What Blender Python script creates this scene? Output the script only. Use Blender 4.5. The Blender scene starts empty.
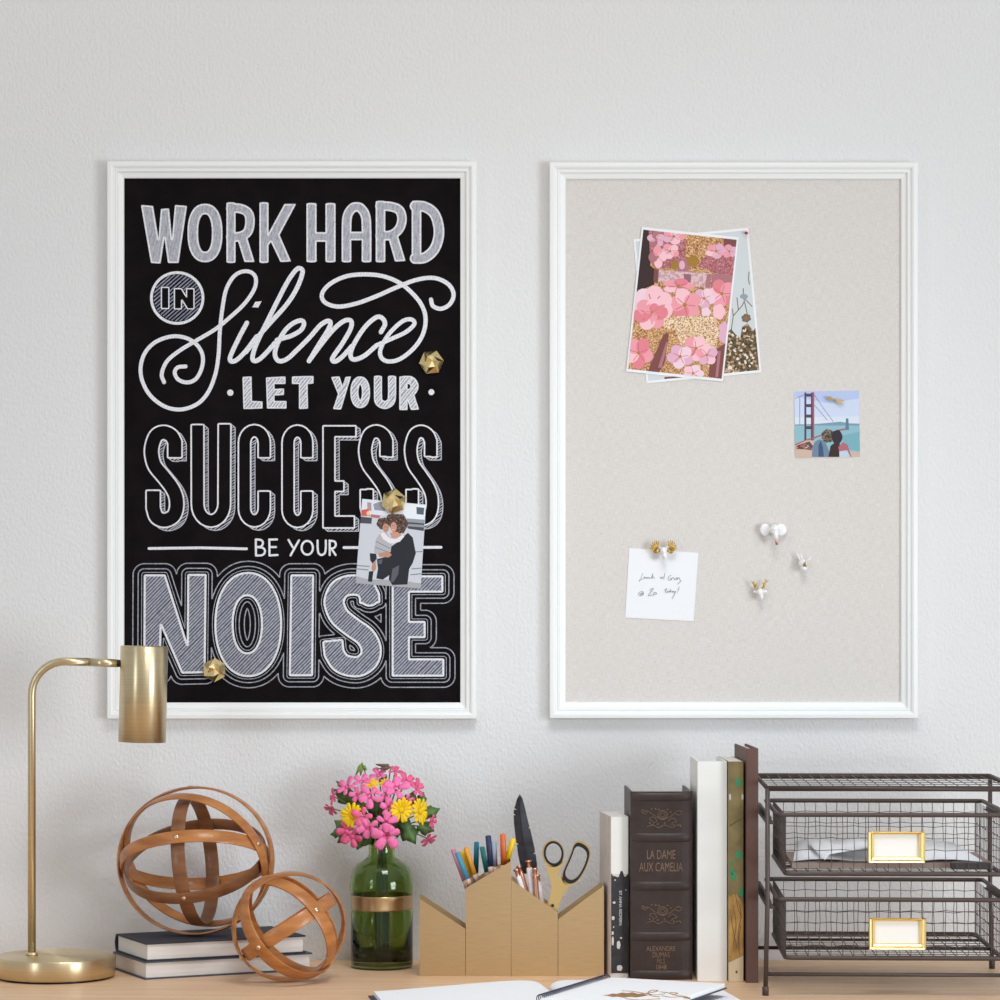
import bpy, bmesh, math, random
import numpy as np
from mathutils import Vector, Matrix, geometry

random.seed(7)
S = bpy.context.scene
COL = S.collection
PI = math.pi
# ------------------------------------------------------------------ camera
F, D = 2900.0, 4.793            # focal length in pixels, camera-to-wall distance
ZD = 0.75                       # desk top height
ZC = ZD + 0.5694                # camera height
cam = bpy.data.cameras.new('camera')
cam.sensor_width = 36.0
cam.lens = F * 36.0 / 1000.0
cam.shift_y = 0.115
cam.clip_start = 0.05
camo = bpy.data.objects.new('camera', cam)
COL.objects.link(camo)
camo.location = (0, -D, ZC)
camo.rotation_euler = (PI / 2, 0, 0)
S.camera = camo
# ------------------------------------------------------------------ world, lights, exposure
W = bpy.data.worlds.new('world')
S.world = W
W.use_nodes = True
bg = W.node_tree.nodes['Background']
bg.inputs[0].default_value = (0.91, 0.955, 1.0, 1)
bg.inputs[1].default_value = 0.52


def area(name, loc, target, sx, sy, power, color):
    l = bpy.data.lights.new(name, 'AREA')
    l.shape = 'RECTANGLE'
    l.size, l.size_y = sx, sy
    l.energy = power
    l.color = color
    o = bpy.data.objects.new(name, l)
    COL.objects.link(o)
    o.location = loc
    o.rotation_euler = (Vector(target) - Vector(loc)).to_track_quat('-Z', 'Y').to_euler()
    return o


area('window_daylight', (3.5, -3.9, 1.15), (0.2, 0, 0.95), 1.6, 1.7, 116, (0.85, 0.93, 1.0))
area('left_cool_fill', (-2.6, -3.4, 1.5), (-0.2, 0, 1.0), 0.5, 1.6, 17, (0.80, 0.90, 1.0))  # added fill, no window there: cools lower left wall, streaks the brass
desk_fill = area('desk_top_fill', (0.35, -1.75, 2.9), (0.1, -0.5, 0.75), 0.9, 0.7, 5.2, (0.88, 0.94, 1.0))  # added narrow fill without a fixture, brightens desk top and white pages
desk_fill.data.spread = math.radians(75)
area('ceiling_bounce_fill', (-0.2, -1.5, 3.3), (-0.1, -0.1, 1.5), 1.6, 1.0, 6.5, (1.0, 0.74, 0.5))  # added warm fill standing in for ceiling bounce, tints the upper wall
S.view_settings.view_transform = 'Standard'
S.view_settings.look = 'None'
S.view_settings.gamma = 1.0
S.view_settings.use_curve_mapping = False
S.view_settings.exposure = -0.05


# ------------------------------------------------------------------ pixel <-> world helpers
def at(px, py, Y):
    """point seen at photo position (px,py) lying in the plane y = Y"""
    d = D + Y
    return Vector(((px - 500) * d / F, Y, ZC - (py - 615) * d / F))


def on_desk(py):
    return 0.5694 * F / (py - 615) - D


# ------------------------------------------------------------------ materials
def lin(c):
    return tuple(((v / 255) / 12.92 if v / 255 <= 0.04045 else ((v / 255 + 0.055) / 1.055) ** 2.4) for v in c)


MATS = {}


def mat(name, rgb, rough=0.5, metal=0.0, var=0.0, vscale=60, rgb2=None, bump=0.0, bscale=200, stretch=None,
        trans=0.0, ior=1.45, spec=0.5, aniso=0.0, coat=0.0):
    m = bpy.data.materials.new(name)
    m.use_nodes = True
    nt = m.node_tree
    b = nt.nodes['Principled BSDF']
    c = lin(rgb)
    b.inputs['Base Color'].default_value = (*c, 1)
    b.inputs['Roughness'].default_value = rough
    b.inputs['Metallic'].default_value = metal
    b.inputs['IOR'].default_value = ior
    b.inputs['Specular IOR Level'].default_value = spec
    b.inputs['Transmission Weight'].default_value = trans
    b.inputs['Anisotropic'].default_value = aniso
    b.inputs['Coat Weight'].default_value = coat
    tc = nt.nodes.new('ShaderNodeTexCoord')
    vec = tc.outputs['Object']
    if stretch:
        mp = nt.nodes.new('ShaderNodeMapping')
        mp.inputs['Scale'].default_value = stretch
        nt.links.new(vec, mp.inputs['Vector'])
        vec = mp.outputs[0]
    if var > 0 or rgb2:
        n = nt.nodes.new('ShaderNodeTexNoise')
        n.inputs['Scale'].default_value = vscale
        n.inputs['Detail'].default_value = 4
        nt.links.new(vec, n.inputs['Vector'])
        r = nt.nodes.new('ShaderNodeValToRGB')
        r.color_ramp.elements[0].position = 0.35
        r.color_ramp.elements[1].position = 0.65
        if rgb2:
            c2 = lin(rgb2)
            r.color_ramp.elements[0].color = (*c2, 1)
            r.color_ramp.elements[1].color = (*c, 1)
        else:
            r.color_ramp.elements[0].color = (*[v * (1 - var) for v in c], 1)
            r.color_ramp.elements[1].color = (*[min(1, v * (1 + var)) for v in c], 1)
        nt.links.new(n.outputs['Fac'], r.inputs[0])
        nt.links.new(r.outputs[0], b.inputs['Base Color'])
    if bump > 0:
        n2 = nt.nodes.new('ShaderNodeTexNoise')
        n2.inputs['Scale'].default_value = bscale
        n2.inputs['Detail'].default_value = 3
        nt.links.new(vec, n2.inputs['Vector'])
        bp = nt.nodes.new('ShaderNodeBump')
        bp.inputs['Strength'].default_value = 1.0
        bp.inputs['Distance'].default_value = bump
        nt.links.new(n2.outputs['Fac'], bp.inputs['Height'])
        nt.links.new(bp.outputs[0], b.inputs['Normal'])
    MATS[name] = m
    return m


M_wall = mat('plaster_wall', (227, 226, 225), 0.85, bump=0.0021, bscale=170, spec=0.2, stretch=(1.25, 1, 0.8))
M_floor = mat('floor_wood', (190, 178, 165), 0.5, var=0.15, vscale=5, stretch=(1, 12, 1))
M_white = mat('white_painted_wood', (240, 240, 238), 0.38, spec=0.4)
M_slate = mat('slate_board', (21, 17, 19), 0.9, var=0.2, vscale=28, spec=0.08)
M_chalk = mat('white_chalk', (240, 239, 240), 0.95, rgb2=(206, 206, 212), vscale=420, spec=0.05)
M_chalk_soft = mat('smudged_chalk', (186, 186, 193), 0.95, rgb2=(150, 150, 160), vscale=300, spec=0.05, stretch=(1, 1, 0.35))
M_chalk_grey = mat('grey_chalk', (150, 152, 166), 0.95, rgb2=(118, 120, 136), vscale=200, spec=0.05)
M_chalk_thin = mat('thin_chalk_line', (176, 178, 186), 0.95, rgb2=(126, 128, 140), vscale=500, spec=0.05)
M_desk = mat('light_oak', (236, 201, 165), 0.42, rgb2=(221, 181, 142), vscale=5, stretch=(1.2, 22, 22), spec=0.35)
M_paper = mat('white_paper', (238, 238, 240), 0.8, spec=0.2)
M_gold = mat('polished_gold', (250, 224, 160), 0.26, 1.0)
M_gold_lab = mat('yellow_brass', (242, 214, 150), 0.3, 1.0)
M_black = mat('black_plastic', (28, 28, 30), 0.4)


def brushed(name, rgb, rough, streak):
    m = mat(name, rgb, rough, 1.0, var=0.05, vscale=120, stretch=streak, aniso=0.85)
    tg = m.node_tree.nodes.new('ShaderNodeTangent')
    tg.direction_type = 'RADIAL'; tg.axis = 'Z'
    pb = m.node_tree.nodes['Principled BSDF']
    m.node_tree.links.new(tg.outputs[0], pb.inputs['Tangent'])
    pb.inputs['Anisotropic Rotation'].default_value = 0.25
    return m


M_brass = brushed('brushed_antique_brass', (224, 206, 168), 0.36, (0.05, 0.05, 6))
M_cupbrass = brushed('satin_brass_sheet', (203, 173, 130), 0.40, (0.3, 3, 6))
M_wire = mat('bronze_wire', (88, 77, 72), 0.5, 0.45, spec=0.4)


# ------------------------------------------------------------------ mesh builder
class MB:
    def __init__(s):
        s.v, s.f, s.m, s.sm = [], [], [], []

    def add(s, vs, fs, mi=0, smooth=False, M=None):
        o = len(s.v)
        for p in vs:
            p = Vector(p)
            s.v.append(M @ p if M else p)
        for f in fs:
            s.f.append([i + o for i in f])
            s.m.append(mi)
            s.sm.append(smooth)

    def box(s, x0, x1, y0, y1, z0, z1, mi=0, M=None):
        vs = [(x0, y0, z0), (x1, y0, z0), (x1, y1, z0), (x0, y1, z0), (x0, y0, z1), (x1, y0, z1), (x1, y1, z1), (x0, y1, z1)]
        s.add(vs, [(0, 3, 2, 1), (4, 5, 6, 7), (0, 1, 5, 4), (1, 2, 6, 5), (2, 3, 7, 6), (3, 0, 4, 7)], mi, False, M)

    def bbox(s, x0, x1, y0, y1, z0, z1, b, mi=0, M=None, seg=2):
        bm = bmesh.new()
        bmesh.ops.create_cube(bm, size=1.0)
        for v in bm.verts:
            v.co = Vector(((x0 + x1) / 2 + v.co.x * (x1 - x0), (y0 + y1) / 2 + v.co.y * (y1 - y0), (z0 + z1) / 2 + v.co.z * (z1 - z0)))
        bmesh.ops.bevel(bm, geom=bm.edges[:], offset=b, segments=seg, profile=0.5, affect='EDGES')
        s.from_bm(bm, mi, M)

    def from_bm(s, bm, mi=0, M=None, smooth=False):
        bm.verts.index_update()
        s.add([v.co.copy() for v in bm.verts], [[v.index for v in f.verts] for f in bm.faces], mi, smooth, M)
        bm.free()

    def tube(s, pts, r, n=8, closed=False, mi=0, M=None, cap=True):
        pts = [Vector(p) for p in pts]
        k = len(pts)
        rs = r if isinstance(r, (list, tuple)) else [r] * k
        vs, fs = [], []
        prev = None
        for i, p in enumerate(pts):
            a = pts[(i - 1) % k] if (closed or i > 0) else p
            b = pts[(i + 1) % k] if (closed or i < k - 1) else p
            t = (b - a)
            t = t.normalized() if t.length > 1e-9 else Vector((0, 0, 1))
            if prev is None:
                u = t.orthogonal().normalized()
            else:
                u = (prev - t * prev.dot(t))
                u = u.normalized() if u.length > 1e-6 else t.orthogonal().normalized()
            prev = u
            w = t.cross(u)
            for j in range(n):
                an = 2 * PI * j / n
                vs.append(p + (u * math.cos(an) + w * math.sin(an)) * rs[i])
        for i in range(k if closed else k - 1):
            i2 = (i + 1) % k
            for j in range(n):
                j2 = (j + 1) % n
                fs.append((i * n + j, i * n + j2, i2 * n + j2, i2 * n + j))
        s.add(vs, fs, mi, True, M)
        if cap and not closed:
            s.add(vs[:n], [tuple(range(n))[::-1]], mi, False, M)
            s.add(vs[-n:], [tuple(range(n))], mi, False, M)

    def lathe(s, prof, n=48, mi=0, M=None, smooth=True):
        vs, fs = [], []
        for (r, z) in prof:
            for j in range(n):
                a = 2 * PI * j / n
                vs.append((r * math.cos(a), r * math.sin(a), z))
        for i in range(len(prof) - 1):
            for j in range(n):
                j2 = (j + 1) % n
                fs.append((i * n + j, i * n + j2, (i + 1) * n + j2, (i + 1) * n + j))
        s.add(vs, fs, mi, smooth, M)

    def prism(s, poly, y0, y1, mi=0, M=None, bev=0):
        """poly: list of (x,z); extruded from y0 (front) to y1 (back)"""
        tri = geometry.tessellate_polygon([[Vector((x, z, 0)) for x, z in poly]])
        n = len(poly)
        vs = [(x, y0, z) for x, z in poly] + [(x, y1, z) for x, z in poly]
        fs = [tuple(t) for t in tri] + [tuple(i + n for i in t[::-1]) for t in tri]
        fs += [(i, (i + 1) % n, (i + 1) % n + n, i + n) for i in range(n)]
        s.add(vs, fs, mi, False, M)

    def flat(s, poly, y, mi=0, M=None):
        tri = geometry.tessellate_polygon([[Vector((x, z, 0)) for x, z in poly]])
        s.add([(x, y, z) for x, z in poly], [tuple(t) for t in tri], mi, False, M)

    def ellipsoid(s, c, rx, ry, rz, mi=0, M=None, nu=16, nv=10):
        vs, fs = [], []
        for i in range(nv + 1):
            t = PI * i / nv
            for j in range(nu):
                p = 2 * PI * j / nu
                vs.append((c[0] + rx * math.sin(t) * math.cos(p), c[1] + ry * math.sin(t) * math.sin(p), c[2] + rz * math.cos(t)))
        for i in range(nv):
            for j in range(nu):
                j2 = (j + 1) % nu
                fs.append((i * nu + j, i * nu + j2, (i + 1) * nu + j2, (i + 1) * nu + j))
        s.add(vs, fs, mi, True, M)

    def build(s, name, mats, parent=None, fix=True, smooth=None):
        me = bpy.data.meshes.new(name)
        me.from_pydata([tuple(v) for v in s.v], [], s.f)
        if not isinstance(mats, (list, tuple)):
            mats = [mats]
        for m in mats:
            me.materials.append(m)
        for p, mi, sm in zip(me.polygons, s.m, s.sm):
            p.material_index = mi
            p.use_smooth = sm if smooth is None else smooth
        if fix:
            bm = bmesh.new()
            bm.from_mesh(me)
            bmesh.ops.remove_doubles(bm, verts=bm.verts[:], dist=1e-6)
            bmesh.ops.recalc_face_normals(bm, faces=bm.faces[:])
            bm.to_mesh(me)
            bm.free()
        me.update()
        o = bpy.data.objects.new(name, me)
        COL.objects.link(o)
        if parent:
            o.parent = parent
        return o


def tag(o, label, cat, group=None):
    o['label'] = label
    o['category'] = cat
    if group:
        o['group'] = group
    return o


def thing(name, loc, label, cat, rz=0.0, group=None):
    o = bpy.data.objects.new(name, None)
    o.empty_display_size = 0.05
    COL.objects.link(o)
    o.location = loc
    o.rotation_euler = (0, 0, rz)
    return tag(o, label, cat, group)


def struct(o):
    o['kind'] = 'structure'
    return o


def catmull(pts, n=8, closed=False):
    P = [Vector(p) for p in pts]
    k = len(P)
    out = []
    rng = range(k) if closed else range(k - 1)
    for i in rng:
        p1, p2 = P[i], P[(i + 1) % k]
        p0 = P[(i - 1) % k] if (closed or i > 0) else p1 * 2 - p2
        p3 = P[(i + 2) % k] if (closed or i + 2 < k) else p2 * 2 - p1
        for j in range(n):
            t = j / n
            out.append(0.5 * ((2 * p1) + (p2 - p0) * t + (2 * p0 - 5 * p1 + 4 * p2 - p3) * t * t + (3 * p1 - p0 - 3 * p2 + p3) * t ** 3))
    if not closed:
        out.append(P[-1])
    return out


# ------------------------------------------------------------------ setting
b = MB(); b.box(-4, 4, 0, 0.12, 0, 3.4); struct(b.build('wall_back', M_wall))
b = MB(); b.box(-4, 4, -6.5, 0.12, -0.1, 0); struct(b.build('floor', M_floor))
b = MB(); b.box(-4, 4, -0.016, 0, 0, 0.12); b.box(-4, 4, -0.012, 0, 0.12, 0.135); struct(b.build('baseboard_back', M_white))

# ------------------------------------------------------------------ desk
desk = thing('desk', (0.1, -0.42, 0), 'long light oak desk carrying the lamp, books and wire drawers against the wall', 'desk')
b = MB(); b.bbox(-1.3, 1.3, -0.42, 0.417, 0.715, ZD, 0.003); b.build('tabletop', M_desk, desk)
for sx in (-1.2, 1.2):
    for sy in (-0.36, 0.36):
        b = MB(); b.bbox(sx - 0.03, sx + 0.03, sy - 0.03, sy + 0.03, 0, 0.715, 0.003); b.build('leg', M_desk, desk)
b = MB(); b.box(-1.17, 1.17, 0.35, 0.37, 0.63, 0.715); b.box(-1.17, 1.17, -0.37, -0.35, 0.63, 0.715); b.build('apron', M_desk, desk)


# ------------------------------------------------------------------ framed boards
def frame_mesh(x0, x1, z0, z1):
    """moulded frame: outer rectangle; local y=0 is the wall"""
    prof = [(0, 0.0), (0, 0.019), (0.0012, 0.0212), (0.0075, 0.0218), (0.0105, 0.0205), (0.0125, 0.0168), (0.0142, 0.0162),
            (0.0155, 0.0180), (0.0185, 0.0176), (0.0200, 0.0140), (0.0285, 0.0115), (0.0298, 0.0100), (0.0298, 0.0)]
    b = MB()
    vs = []
    for (s_, h) in prof:
        s_ *= 0.9
        vs += [(x0 + s_, -h, z0 + s_), (x1 - s_, -h, z0 + s_), (x1 - s_, -h, z1 - s_), (x0 + s_, -h, z1 - s_)]
    fs = []
    for i in range(len(prof) - 1):
        for j in range(4):
            j2 = (j + 1) % 4
            fs.append((i * 4 + j, i * 4 + j2, i * 4 + 4 + j2, i * 4 + 4 + j))
    b.add(vs, fs)
    return b


YB = -0.0065                      # surface of the boards


def board(name, px0, px1, py0, py1, label, cat, panelmat):
    a = at(px0, py0, -0.02)
    c = at(px1, py1, -0.02)
    cx, cz = (a.x + c.x) / 2, c.z
    o = thing(name, (cx, 0, cz), label, cat)
    hw, h = (c.x - a.x) / 2, a.z - c.z
    frame_mesh(-hw, hw, 0, h).build('frame', M_white, o)
    b = MB()
    b.box(-hw + 0.02, hw - 0.02, YB, -0.0005, 0.02, h - 0.02)
    b.build('panel', panelmat, o)
    return o


M_linen = mat('natural_linen', (219, 211, 201), 0.95, spec=0.1)
nt = M_linen.node_tree
tc = nt.nodes.new('ShaderNodeTexCoord')
outs = []
for sc in ((1100, 1, 90), (90, 1, 1100)):
    mp = nt.nodes.new('ShaderNodeMapping'); mp.inputs['Scale'].default_value = sc
    nz = nt.nodes.new('ShaderNodeTexNoise'); nz.inputs['Scale'].default_value = 1.0; nz.inputs['Detail'].default_value = 3
    nt.links.new(tc.outputs['Object'], mp.inputs[0]); nt.links.new(mp.outputs[0], nz.inputs['Vector'])
    outs.append(nz.outputs['Fac'])
mx = nt.nodes.new('ShaderNodeMath'); mx.operation = 'ADD'
nt.links.new(outs[0], mx.inputs[0]); nt.links.new(outs[1], mx.inputs[1])
rp = nt.nodes.new('ShaderNodeMapRange'); rp.inputs['From Min'].default_value = 0.8; rp.inputs['From Max'].default_value = 1.2
nt.links.new(mx.outputs[0], rp.inputs['Value'])
mc = nt.nodes.new('ShaderNodeMix'); mc.data_type = 'RGBA'
mc.inputs[6].default_value = (*lin((212, 205, 198)), 1); mc.inputs[7].default_value = (*lin((226, 221, 216)), 1)
nt.links.new(rp.outputs[0], mc.inputs[0]); nt.links.new(mc.outputs[2], nt.nodes['Principled BSDF'].inputs['Base Color'])
bp = nt.nodes.new('ShaderNodeBump'); bp.inputs['Distance'].default_value = 0.0006
nt.links.new(mx.outputs[0], bp.inputs['Height']); nt.links.new(bp.outputs[0], nt.nodes['Principled BSDF'].inputs['Normal'])

chalkboard = board('chalkboard', 107, 476.5, 161, 719,
                   'white framed black chalkboard with hand lettered white chalk writing on the left wall', 'chalkboard', M_slate)
pinboard = board('pinboard', 549.5, 918, 162, 718.5,
                 'white framed beige linen pinboard hanging on the right', 'pinboard', M_linen)

# ------------------------------------------------------------------ chalk lettering (drawn with signed distances in photo pixels, then laid on the board)
class Chalk:
    def __init__(s):
        s.b = MB()
        s.lv = 0
        s.e = 0.0

    def P(s, x, y):
        p = at(x, y, YB)
        return (p.x - chalkboard.location.x, YB - 0.0003 - 0.00006 * s.lv - s.e, p.z - chalkboard.location.z)

    def quad(s, q, mi=0):
        s.b.add([s.P(*p) for p in q], [(0, 1, 2, 3)], mi)

    def line(s, pts, w, mi=0, closed=False, ends=True):
        P = [Vector((p[0], p[1])) for p in pts]
        k = len(P)
        ws = w if isinstance(w, list) else [w] * k
        L, R = [], []
        for i in range(k):
            a = P[(i - 1) % k] if (closed or i > 0) else P[i]
            c = P[(i + 1) % k] if (closed or i < k - 1) else P[i]
            t = (c - a)
            t = t.normalized() if t.length > 1e-9 else Vector((1, 0))
            n = Vector((-t.y, t.x)) * ws[i] / 2
            L.append(P[i] + n); R.append(P[i] - n)
        e0 = random.uniform(0, 4e-5)
        long_ = len(P) > 12 and not closed
        vl, vr = [], []
        for i in range(k):
            s.e = e0 + (1.2e-4 * i / k if long_ else 0)
            vl.append(s.P(*L[i])); vr.append(s.P(*R[i]))
        s.b.add(vl + vr, [(i, i + k, (i + 1) % k + k, (i + 1) % k) for i in range(k if closed else k - 1)], mi)
        if ends and not closed:
            s.e = e0 - 6e-6; s.dot(P[0].x, P[0].y, ws[0] / 2, mi)
            s.e = e0 + (1.2e-4 if long_ else 0) - 6e-6; s.dot(P[-1].x, P[-1].y, ws[-1] / 2, mi)
        s.e = 0.0

    def dot(s, x, y, r, mi=0, n=14):
        s.b.add([s.P(x + r * math.cos(2 * PI * i / n), y + r * math.sin(2 * PI * i / n)) for i in range(n)], [tuple(range(n))], mi)

    def fill(s, sd, box, mi=0, h=0.5, lev=0.0):
        x0, x1, y0, y1 = box
        xs = np.arange(x0, x1, 0.25); ys = np.arange(y0 + h / 2, y1, h)
        X, Y = np.meshgrid(xs, ys)
        Z = sd(X, Y) < lev
        for r, y in zip(Z, ys):
            d = np.diff(np.concatenate(([0], r.astype(int), [0])))
            for a, c in zip(np.where(d == 1)[0], np.where(d == -1)[0]):
                xa, xc = xs[a], xs[min(c, len(xs) - 1)]
                s.quad([(xa, y - h / 2), (xc, y - h / 2), (xc, y + h / 2), (xa, y + h / 2)], mi)

    def hatch(s, sd, box, ang, sp, w, mi=0, lev=0.0, jit=0.25):
        x0, x1, y0, y1 = box
        cx, cy = (x0 + x1) / 2, (y0 + y1) / 2
        R = math.hypot(x1 - x0, y1 - y0) / 2
        ca, sa = math.cos(ang), math.sin(ang)
        us = np.arange(-R, R, 0.4)
        for v in np.arange(-R, R, sp):
            v2 = v + random.uniform(-jit, jit)
            X = cx + us * ca - v2 * sa; Y = cy + us * sa + v2 * ca
            r = sd(X, Y) < lev
            d = np.diff(np.concatenate(([0], r.astype(int), [0])))
            for a, c in zip(np.where(d == 1)[0], np.where(d == -1)[0]):
                c = min(c, len(us) - 1)
                if c - a >= 2:
                    s.line([(X[a], Y[a]), (X[c], Y[c])], w, mi, ends=False)

    def contour(s, sd, box, lev, w, mi=0, step=0.7, keep=None):
        x0, x1, y0, y1 = box
        xs = np.arange(x0, x1, step); ys = np.arange(y0, y1, step)
        X, Y = np.meshgrid(xs, ys)
        Z = sd(X, Y) - lev
        K = keep(X, Y) if keep is not None else None
        sg = (Z > 0).astype(int)
        code = sg[:-1, :-1] + 2 * sg[:-1, 1:] + 4 * sg[1:, 1:] + 8 * sg[1:, :-1]
        for j, i in zip(*np.where((code > 0) & (code < 15))):
            if K is not None and not K[j, i]:
                continue
            c = [(i, j), (i + 1, j), (i + 1, j + 1), (i, j + 1)]
            pts = []
            for a in range(4):
                (ia, ja), (ib, jb) = c[a], c[(a + 1) % 4]
                za, zb = Z[ja, ia], Z[jb, ib]
                if (za > 0) != (zb > 0):
                    t = za / (za - zb)
                    pts.append(Vector((xs[ia] + (xs[ib] - xs[ia]) * t, ys[ja] + (ys[jb] - ys[ja]) * t)))
            for q in range(0, len(pts) - 1, 2):
                a, c2 = pts[q], pts[q + 1]
                e = (c2 - a)
                if e.length < 1e-4:
                    continue
                e = e.normalized() * 0.25
                s.line([a - e, c2 + e], w, mi, ends=False)

    def build(s, mats):
        return s.b.build('chalk_lettering', mats, chalkboard, fix=False)


def sd_stroke(pts, w, closed=False, round_ends=False):
    P = [(float(p[0]), float(p[1])) for p in pts]
    segs = list(zip(P, P[1:] + ([P[0]] if closed else [])))
    if not closed:
        segs = segs[:len(P) - 1]

    def f(X, Y):
        out = np.full(np.shape(X), 1e9)
        n = len(segs)
        for k, ((ax, ay), (bx, by)) in enumerate(segs):
            L = math.hypot(bx - ax, by - ay)
            if L < 1e-6:
                continue
            tx, ty = (bx - ax) / L, (by - ay) / L
            u = (X - ax) * tx + (Y - ay) * ty
            v = np.abs(-(X - ax) * ty + (Y - ay) * tx)
            before, after = np.maximum(-u, 0), np.maximum(u - L, 0)
            d = np.hypot(v, before + after) - w / 2
            if not closed and not round_ends:
                if k == 0:
                    q = np.maximum(-u, v - w / 2)
                    qo = np.hypot(np.maximum(-u, 0), np.maximum(v - w / 2, 0))
                    d = np.where(u < 0, np.where(q > 0, qo, q), d)
                if k == n - 1:
                    q = np.maximum(u - L, v - w / 2)
                    qo = np.hypot(np.maximum(u - L, 0), np.maximum(v - w / 2, 0))
                    d = np.where(u > L, np.where(q > 0, qo, q), d)
            out = np.minimum(out, d)
        return out
    return f


def sd_poly(poly):
    P = [(float(a), float(c)) for a, c in poly]

    def f(X, Y):
        d = np.full(np.shape(X), 1e9)
        ins = np.zeros(np.shape(X), bool)
        for (ax, ay), (bx, by) in zip(P, P[1:] + P[:1]):
            ex, ey = bx - ax, by - ay
            t = np.clip(((X - ax) * ex + (Y - ay) * ey) / (ex * ex + ey * ey + 1e-12), 0, 1)
            d = np.minimum(d, np.hypot(X - ax - t * ex, Y - ay - t * ey))
            if ay != by:
                ins ^= ((ay > Y) != (by > Y)) & (X < (bx - ax) * (Y - ay) / (by - ay) + ax)
        return np.where(ins, -d, d)
    return f


def union(*fs):
    def f(X, Y):
        o = fs[0](X, Y)
        for g in fs[1:]:
            o = np.minimum(o, g(X, Y))
        return o
    return f


def rect(x0, x1, y0, y1):
    return sd_poly([(x0, y0), (x1, y0), (x1, y1), (x0, y1)])


def ell(cx, cy, rx, ry, n=40, p=1.0):
    return [(cx + rx * math.copysign(abs(math.cos(2 * PI * i / n)) ** p, math.cos(2 * PI * i / n)),
             cy + ry * math.copysign(abs(math.sin(2 * PI * i / n)) ** p, math.sin(2 * PI * i / n))) for i in range(n)]


def cr(pts, n=6, closed=False):
    return [(p.x, p.y) for p in catmull([(a, c, 0) for a, c in pts], n, closed)]


LM = [M_chalk, M_chalk_soft, M_chalk_grey, M_chalk_thin, mat('pale_chalk', (200, 200, 206), 0.95, rgb2=(170, 170, 178), vscale=300, spec=0.05), mat('rubbed_chalk', (98, 100, 110), 0.95, rgb2=(80, 82, 92), vscale=120, spec=0.05), mat('hatch_chalk', (178, 180, 190), 0.95, rgb2=(148, 150, 162), vscale=160, spec=0.05)]

# line 1: WORK HARD
ck = Chalk()
wh = [
    sd_poly([(141, 205), (153, 206), (158.5, 239), (161, 209), (169, 208.5), (172, 239), (175, 205), (187, 206), (178.5, 263), (168, 263), (164.5, 238), (160.5, 263.5), (151, 263)]),
    sd_stroke(ell(205, 233, 12.2, 24, 36, 0.85), 10.5, True),
    sd_stroke([(231, 203.5), (231, 262)], 9),
    sd_stroke(cr([(229, 208.5), (240, 208.5), (248, 213), (250, 222), (247.5, 232), (240, 236.5), (229, 237)]), 9.5),
    sd_poly([(237, 238), (246, 234), (254.5, 262), (244.5, 262)]),
    sd_stroke([(264, 203), (264, 262)], 9),
    sd_poly([(284.5, 204), (296, 204), (279.5, 235), (291, 261.5), (280.5, 262), (271, 242), (267, 247), (267, 236)]),
    sd_stroke([(311.5, 204), (311.5, 261.5)], 10),
    sd_stroke([(330.5, 204), (330.5, 261.5)], 10),
    sd_stroke([(315, 237), (327, 237)], 9.5),
    sd_stroke(cr([(346.5, 261.5), (346.5, 230), (347.5, 216), (352, 208.5), (356.5, 207), (361, 208.5), (365.5, 216), (366.5, 230), (366.5, 261.5)]), 9.5),
    sd_stroke([(347, 236), (366, 236)], 8.5),
    sd_stroke([(380.5, 202), (380.5, 261.5)], 9.5),
    sd_stroke(cr([(378, 206), (390, 206.5), (399, 210), (402, 219), (399, 229), (391, 235), (378, 236)]), 9.5),
    sd_poly([(388, 237), (397, 233), (405.5, 261), (395, 261.5)]),
    sd_stroke([(416.5, 202), (416.5, 262)], 9.5),
    sd_stroke(cr([(413, 206), (425, 207), (435, 215), (439, 232), (435, 248), (425, 257.5), (413, 258.5)]), 10.5),
]
WH = union(*wh)
bx = (138, 448, 198, 268)
ck.fill(WH, bx, 1)
ck.lv = 2
ck.contour(WH, bx, -0.8, 1.7, 0)
ck.hatch(WH, bx, -1.35, 3.2, 0.9, 4, lev=-1.5, jit=1.4)
ck.build(LM)

# line 2: IN + Silence
ck = Chalk()
ck.line(ell(177.2, 298, 25.8, 25.4, 48), 2.8, 0, closed=True)
IN = union(rect(162, 168.3, 288, 308), sd_poly([(175, 289.3), (181, 289.3), (187.2, 299.5), (187.2, 289.3), (193.4, 289.3), (193.4, 308.3), (188, 308.3), (181, 297), (181, 308.3), (175, 308.3)]))
disc = sd_poly(ell(177.2, 298, 23.6, 23.4, 40))
ck.hatch(lambda X, Y: np.maximum(disc(X, Y), 1.2 - IN(X, Y)), (150, 205, 270, 326), -0.72, 2.9, 1.3, 2)
ck.lv = 2
ck.contour(IN, (155, 200, 280, 316), 0.6, 1.2, 0)
z3 = lambda l: [(120 + a / 5.556, 250 + c / 5.556) for a, c in l]
z4 = lambda l: [(280 + a / 5, 250 + c / 5) for a, c in l]
ck.line(cr(z3([(245, 735), (232, 690), (260, 620), (330, 560), (430, 500), (530, 440), (610, 375), (690, 300), (745, 220), (755, 160), (730, 125), (680, 120), (630, 150), (590, 220), (570, 320), (555, 450), (548, 580), (530, 690), (490, 790), (430, 855), (340, 886), (250, 870), (170, 810), (125, 730), (115, 650), (140, 570), (200, 510), (290, 480), (370, 490), (430, 530), (460, 590), (453, 660), (420, 718), (370, 736), (322, 718), (304, 680), (322, 652), (365, 647)]), 8), 3.9)
ck.line(cr(z3([(705, 405), (660, 490), (614, 590), (618, 618), (650, 610), (700, 560), (760, 480)]), 8), 4.6)
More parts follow.
